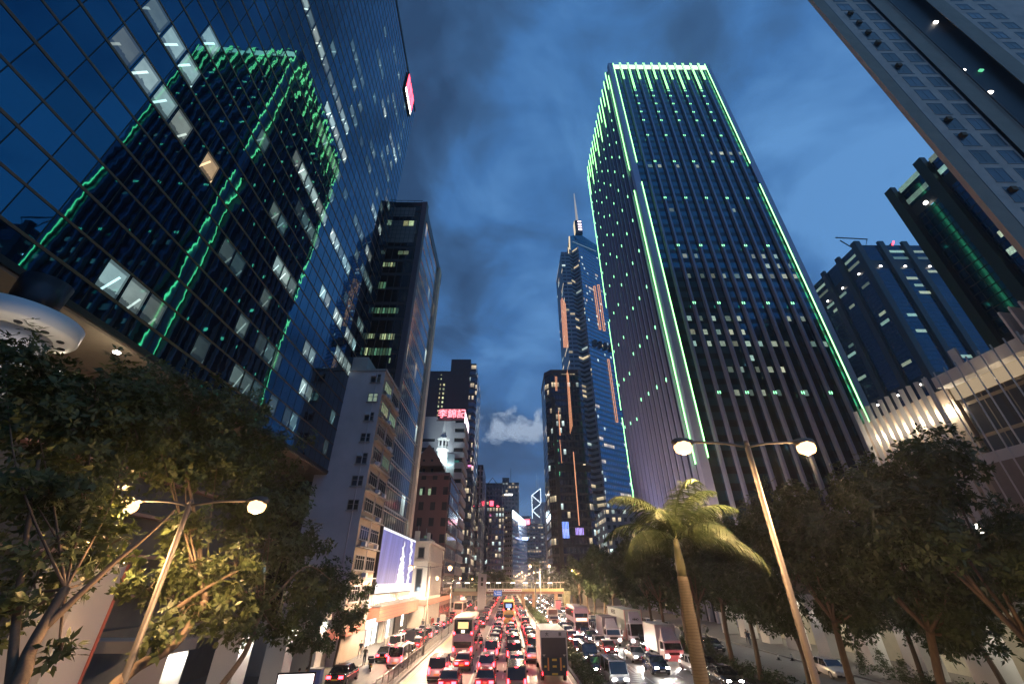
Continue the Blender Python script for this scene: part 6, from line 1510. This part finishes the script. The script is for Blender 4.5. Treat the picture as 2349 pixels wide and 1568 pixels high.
def truck(label, x, y, away, Lb, Hb, cabcol, boxcol, seed, W_=2.3, cabH=2.3, fairing=True, rear='plain', boxz=.95, group='trucks in the traffic'):
    """y = near bumper; box Lb long, cab in front"""
    Lt_ = Lb + 2.0; hl = Lt_/2; w = W_/2
    t = thing('box_truck', label, 'truck', (x, y+hl, 0), 0 if away else math.pi, group); cp_ = plain('cab_%d' % seed, cabcol, .35, coat=.4); bp = plain('box_%d' % seed, boxcol, .45, var=.12)
    MB().box(-w,w,-hl,hl-2.12,boxz,Hb).build('cargo_box', bp, t)
    fr_ = MB()
    for s in (-1, 1):
        fr_.box(s*w-.05,s*w+.05,-hl-.03,-hl+.06,boxz,Hb+.02); fr_.box(s*w-.05,s*w+.05,hl-2.2,hl-2.08,boxz,Hb+.02)
    fr_.box(-w-.04,w+.04,-hl-.02,-hl+.06,Hb,Hb+.05); fr_.box(-w-.04,w+.04,hl-2.2,hl-2.08,Hb,Hb+.05)
    fr_.build('edge_frame', M['silver'] if seed != 3 else plain('edge_pink', (.6,.35,.33), .5), t)
    c0, c1 = hl-1.95, hl; cw = w*.94; m = MB()
    v = [(-cw,c0,.5),(cw,c0,.5),(cw,c1,.5),(-cw,c1,.5),(-cw,c0,1.35),(cw,c0,1.35),(cw,c1,1.35),(-cw,c1,1.35),(-cw*.93,c0,cabH),(cw*.93,c0,cabH),(cw*.93,c1-.38,cabH),(-cw*.93,c1-.38,cabH)]
    for f in ((0,3,2,1),(0,1,5,4),(1,2,6,5),(2,3,7,6),(3,0,4,7),(4,5,9,8),(5,6,10,9),(6,7,11,10),(7,4,8,11),(8,9,10,11)): m.poly([v[i] for i in f])
    m.build('cab', cp_, t)
    MB().quad((cw*.9,c1-.00,1.42),(-cw*.9,c1-.00,1.42),(-cw*.84,c1-.335,cabH-.12),(cw*.84,c1-.335,cabH-.12)).build('windscreen', M['car_glass'], t)
    for s in (-1, 1):
        q = [(s*(cw+.01),c0+.5,1.4),(s*(cw+.01),c1-.15,1.4),(s*(cw*.94+.01),c1-.45,cabH-.15),(s*(cw*.94+.01),c0+.5,cabH-.15)]; MB().quad(*(q if s > 0 else q[::-1])).build('side_window', M['car_glass'], t)
        MB().box(s*cw*.78-.17,s*cw*.78+.17,c1-.02,c1+.04,.72,.95).build('headlight', M['head'] if not away else M['head_off'], t)
        MB().box(s*(cw+.1),s*(cw+.3),c1-.2,c1-.1,1.5,2.0).build('mirror', M['trim'], t)
        MB().box(s*(w-.2)-.14,s*(w-.2)+.14,-hl-.06,-hl-.0,.62,.86).build('tail_light', M['tail'], t)
    MB().box(-cw*.55,cw*.55,c1-.01,c1+.03,.95,1.2).build('grille', M['black'], t); MB().box(-cw,cw,c1-.05,c1+.06,.40,.62).build('bumper', cp_, t)
    MB().box(-.8,.8,-hl+.2,hl-2.2,.6,.93).build('chassis', M['black'], t)
    if fairing:
        f = MB(); f.poly([(-cw*.8,c1-.75,cabH),(cw*.8,c1-.75,cabH),(cw*.62,c0+.15,Hb-.15),(-cw*.62,c0+.15,Hb-.15)][::1]); f.poly([(-cw*.8,c1-.75,cabH),(-cw*.62,c0+.15,Hb-.15),(-cw*.8,c0+.1,cabH)]); f.poly([(cw*.8,c1-.75,cabH),(cw*.8,c0+.1,cabH),(cw*.62,c0+.15,Hb-.15)]); f.build('wind_deflector', cp_, t)
    big_wheels(t, w, (-hl+1.5, hl-1.1), .42); return t, w, hl
T1, w1, h1 = truck('big white box truck seen from behind at bottom centre with a dark tail lift', 4.35, 47.6, True, 7.6, 3.95, (.5,.5,.5), (.50,.46,.48), 1, 2.42, 2.5, False, boxz=.9)
MB().box(-w1+.06,w1-.06,-h1-.03,-h1-.002,1.0,3.42).build('rear_door', plain('door_dark', (.055,.045,.055), .5), T1)
MB().box(-w1+.1,w1-.1,-h1-.10,-h1-.035,.62,1.95).build('tail_lift', plain('lift_dark', (.03,.04,.045), .4), T1)
for s in (-1, 1): MB().box(s*.58-.07,s*.58+.07,-h1-.13,-h1-.101,.98,1.92).build('orange_bar', plain('bar_orange', (.75,.28,.08), .5) if 'bar_orange' not in MATS else MATS['bar_orange'], T1); MB().poly([(s*.95-.15,-h1-.035,2.15),(s*.95+.15,-h1-.035,2.15),(s*.95,-h1-.035,1.98)][::-1]).build('reflector', plain('reflector', (.5,.45,.42), .5) if 'reflector' not in MATS else MATS['reflector'], T1)
for (a, b, c, d) in ((-.22,.22,1.68,1.84),(-.18,.18,1.2,1.35),(-.95,-.75,1.2,1.34),(.75,.95,1.2,1.34),(-.27,.27,.66,.80)): MB().box(a,b,-h1-.125,-h1-.101,c,d).build('yellow_patch', M['plate_y'], T1)
for s, ch in ((-1,'大'),(1,'東')): text_mesh('lettering', ch, .34, M['black'], T1, (s*.62, -h1-.04, 3.67), (R(90),0,0), .004, bold=.006)
T2, w2, h2 = truck('white box lorry with a pale roof deflector, right of the silver saloon', 18.6, 56.6, False, 5.2, 3.55, (.62,.50,.50), (.60,.58,.55), 2, 2.25, 2.25)
T3, w3, h3 = truck('dark sided box lorry with white cab and bright headlights', 15.2, 71.5, False, 5.0, 3.45, (.55,.50,.52), (.16,.14,.18), 4, 2.2, 2.25)
T4, w4, h4 = truck('container lorry with tall white cab beside the dark sided lorry', 18.55, 70.4, False, 12.0, 4.35, (.48,.46,.55), (.48,.54,.50), 3, 2.5, 2.9)
T4.name = 'container_lorry'
text_mesh('lettering', 'HINO', .34, M['black'], T4, (0, h4-.90, 3.28), (R(90)-R(0),0,math.pi), .02, bold=.012)
text_mesh('lettering', 'MAERSK', .85, M['black'], T4, (w4+.012, -2.6, 3.78), (R(90),0,R(90)), .006, bold=.01)
MB().box(w4+.004,w4+.012,-h4+.4,h4-4,3.9-.95,3.95).build('white_band', M['white_panel'], T4) if 0 else None
T5, _, _ = truck('small box van with a reddish box in the nearest oncoming lane', 9.6, 101.5, False, 3.4, 2.9, (.3,.2,.18), (.28,.15,.13), 6, 2.0, 2.0, False)
T6, _, _ = truck('pale tanker like lorry far along beside the footbridge pier', 16.6, 151, False, 6, 3.6, (.55,.4,.38), (.45,.40,.38), 7, 2.4, 2.5, False)
put_car('van', 'silver', 15.6, 85.9, False, 'white van with bright headlights beside the purple bus')
for o in [COL.objects[-1]]: pass
o = RECOL[-1][0]
ks = [c for c in COL.objects if c.parent == o]
for c in ks:
    c.color = RECOL[-1][1]
    for g2 in COL.objects:
        if g2.parent == c: g2.color = RECOL[-1][1]
# motorcycles
def moto(label, x, y, rz, rider=False, lit=True):
    t = thing('motorcycle', label, 'motorcycle', (x, y, 0), rz, 'motorcycles')
    for yy in (-.68, .68):
        a, b = wheel_mb(.30, .11); o = a.build('wheel', M['tyre'], t, (0, yy, .30)); b.build('rim', M['rim'], o)
    MB().tube(smooth_curve([(0,-.62,.55),(0,-.3,.62),(0,.15,.66),(0,.5,.85)], 3), [.10,.14,.15,.15,.14,.14,.12,.11,.08,.05], 8).tube([(0,.52,.9),(0,.68,.30)], .035, 6).tube([(0,-.2,.45),(0,-.68,.30)], .03, 6).box(-.13,.13,-.25,.25,.28,.55).build('body', M['black'], t)
    MB().tube([(0,-.75,.82),(0,-.35,.80),(0,.05,.78)], [.08,.14,.12], 8).build('seat', M['trim'], t); MB().tube([(-.35,.45,1.02),(0,.52,.98),(.35,.45,1.02)], .02, 6).build('handlebar', M['rim'], t)
    MB().box(-.28,.28,-1.02,-.66,.78,1.12).build('top_box', M['dark_metal'], t); MB().box(-.08,.08,-.98,-.92,.62,.70).build('tail_light', M['tail'] if lit else MATS['box_red'], t); MB().box(-.1,.1,-1.0,-.97,.44,.55).build('number_plate', M['plate_y'], t)
    return t
mt1 = moto('dark motorcycle with a top box parked beside the pavement kerb', -14.3, 54.2, .25, lit=False)
mt2 = moto('motorcycle with a rider between the cream bus and the white line', -3.75, 71.8, 0)
mt3 = moto('second motorcycle parked tight behind the first at the kerb', -14.9, 55.8, .3, lit=False)

# ================================================================== people
def person_mesh(pose):
    """skinned skeleton; pose: dict of joint offsets. returns evaluated mesh"""
    V_ = []; E_ = []; Rr = []
    def v(p, r, par=None):
        V_.append(p); Rr.append(r); i = len(V_)-1
        if par is not None: E_.append((par, i))
        return i
    st = pose.get('stride', 0.0); sw = pose.get('arm', .0); ln = pose.get('lean', 0.0)
    pel = v((0,0,.95), (.15,.11)); wa = v((0,ln*.2,1.08), (.13,.095), pel); ch = v((0,ln*.5,1.30), (.165,.11), wa); nk = v((0,ln*.8,1.47), (.055,.055), ch); hd0 = v((0,ln+.01,1.56), (.075,.09), nk); hd1 = v((0,ln+.02,1.66), (.078,.095), hd0); hd2 = v((0,ln+.0,1.73), (.05,.06), hd1)
    for s in (-1, 1):
        f = st*s
        hp = v((s*.09,0,.90), (.09,.09), pel); kn = v((s*.10,f*.5+.03,.50), (.058,.058), hp); an = v((s*.10,f-(.05 if f < 0 else 0),.09), (.038,.042), kn); to = v((s*.11,f+.17,.04), (.04,.03), an)
        a = sw*-s
        sh = v((s*.19,ln*.6,1.42), (.052,.052), ch); el = v((s*.25,ln*.6+a*.5-.02,1.15), (.038,.038), sh); wr = v((s*.26,ln*.6+a+.08,.92), (.025,.022), el); pm_ = v((s*.26,ln*.6+a+.10,.85), (.032,.016), wr)
        for k in range(4): f1 = v((s*.26,ln*.6+a+.075+k*.018,.80), (.008,.008), pm_); v((s*.255,ln*.6+a+.08+k*.018,.765-(.012 if k in (1,2) else 0)), (.007,.007), f1)
        th = v((s*.25,ln*.6+a+.145,.83), (.009,.009), pm_); v((s*.25,ln*.6+a+.155,.80), (.008,.008), th)
    v((0,ln+.115,1.62), (.012,.012), hd0)
    me = bpy.data.meshes.new('person_src'); me.from_pydata(V_, E_, []); o = bpy.data.objects.new('person_src', me); COL.objects.link(o)
    md = o.modifiers.new('skin', 'SKIN'); sv = me.skin_vertices[0].data
    for i, r_ in enumerate(Rr): sv[i].radius = r_
    sv[0].use_root = True
    sb_ = o.modifiers.new('sub', 'SUBSURF'); sb_.levels = 1; sb_.render_levels = 1
    dg = bpy.context.evaluated_depsgraph_get(); dg.update(); res = bpy.data.meshes.new_from_object(o.evaluated_get(dg)); bpy.data.objects.remove(o)
    for p in res.polygons: p.use_smooth = True
    return res
M['skin'] = plain('skin', (.42,.26,.18), .5); M['hair'] = plain('hair_dark', (.012,.010,.010), .5)
PM = [person_mesh(dict(stride=.26, arm=.18)), person_mesh(dict(stride=.04, arm=.02)), person_mesh(dict(stride=-.24, arm=-.16, lean=.04))]
CL_ = {}
def cloth(n, c):
    if n not in CL_: CL_[n] = plain('cloth_'+n, c, .8)
    return CL_[n]
def person(label, x, y, rz, k, top, bot, h=1.0, z=.14):
    me = PM[k].copy(); me.name = 'person'; me.materials.clear()
    for m_ in (M['skin'], cloth(*top), cloth(*bot), M['trim']): me.materials.append(m_)
    for p in me.polygons:
        c = p.center
        p.material_index = 3 if c.z < .075 else 2 if (c.z < .98 and abs(c.x) < .22 and not (abs(c.x) > .19 and c.z > .74)) else 1 if (c.z < 1.46 and c.z > 1.12) or (c.z >= .98 and abs(c.x) < .2 and c.z < 1.46) else 0
    o = link('person', me, None, (x, y, z), rz); o.scale = (h, h, h); tag(o, label, 'person', 'people on foot')
    hr = MB(); n = 12; ly = .02
    hr.lathe(0, ly, [(.088,1.60),(.096,1.66),(.092,1.71),(.06,1.755),(.01,1.77)], n); hm = hr.build('hair', M['hair'], o); hm.location = (0, -.018, 0)
    return o
W_ = ('white',(.65,.65,.65)); K_b = ('black',(.015,.015,.018)); G_r = ('grey',(.16,.16,.15)); B_g = ('beige',(.40,.34,.26)); N_v = ('navy',(.02,.03,.07)); P_k = ('pink',(.6,.2,.22))
person('person in a grey top standing by the shop wall beside the trunk', -18.7, 56.3, 1.5, 1, G_r, K_b)
person('person in a dark shirt walking past the lit shop windows', -17.7, 61.2, 3.1, 0, K_b, G_r)
person('person in dark clothes standing beside the parked motorcycle', -15.6, 56.0, .3, 1, ('olive',(.07,.06,.03)), K_b)
person('person in a white shirt walking by the shopfront windows', -17.0, 70.5, 3.0, 2, W_, B_g)
person('person in a pale top and black skirt near the dark opening', -16.5, 76.5, .1, 1, W_, K_b)
person('person in white shirt and beige trousers at lower left', -17.0, 42.5, 1.2, 0, W_, B_g)
person('second person in a white top walking beside the first at lower left', -16.6, 43.0, 1.2, 2, W_, B_g)
person('person in a pink top in front of the glowing poster', -14.4, 36.0, .4, 1, P_k, K_b)
person('person in dark clothes standing left of the pink top', -14.9, 35.4, .2, 1, K_b, K_b)
person('person in a navy shirt in front of the poster stand', -15.5, 35.0, 2.0, 0, N_v, K_b)
person('person walking on the far side pavement under the trees', 34.9, 72.2, 2.9, 0, N_v, N_v)
person('second person walking on the far side pavement, slightly behind', 35.5, 74.0, 2.9, 2, G_r, N_v)
person('dark figure at the corner of the classical building', -15.9, 93.4, 0, 1, K_b, K_b)
person('another figure waiting at the building corner in dark clothes', -16.4, 95.0, 1.0, 1, N_v, K_b)
person('figure in a pale top walking beneath the pilasters', -15.6, 99.3, 2.5, 0, B_g, K_b)
rd_ = person('motorcycle rider in dark clothes seated between bus and cars', -3.75, 71.55, 0, 1, K_b, K_b, .92, -.12)
# ================================================================== humid air over the street: lamps glow in it, far things fade
hz_m = bpy.data.materials.new('haze_air'); hz_m.use_nodes = True; nt2 = hz_m.node_tree
for n in list(nt2.nodes):
    if n.type == 'BSDF_PRINCIPLED': nt2.nodes.remove(n)
pv_ = nt2.nodes.new('ShaderNodeVolumePrincipled'); pv_.inputs['Color'].default_value = (.86,.90,1,1); pv_.inputs['Density'].default_value = HAZE; pv_.inputs['Anisotropy'].default_value = .6
nt2.links.new(pv_.outputs[0], [n for n in nt2.nodes if n.type == 'OUTPUT_MATERIAL'][0].inputs['Volume'])
hb = MB().box(-320, 420, -60, 1750, -2, 470).build('haze', hz_m); tag(hb, kind='stuff')
cy.volume_step_rate = 8; cy.volume_max_steps = 64
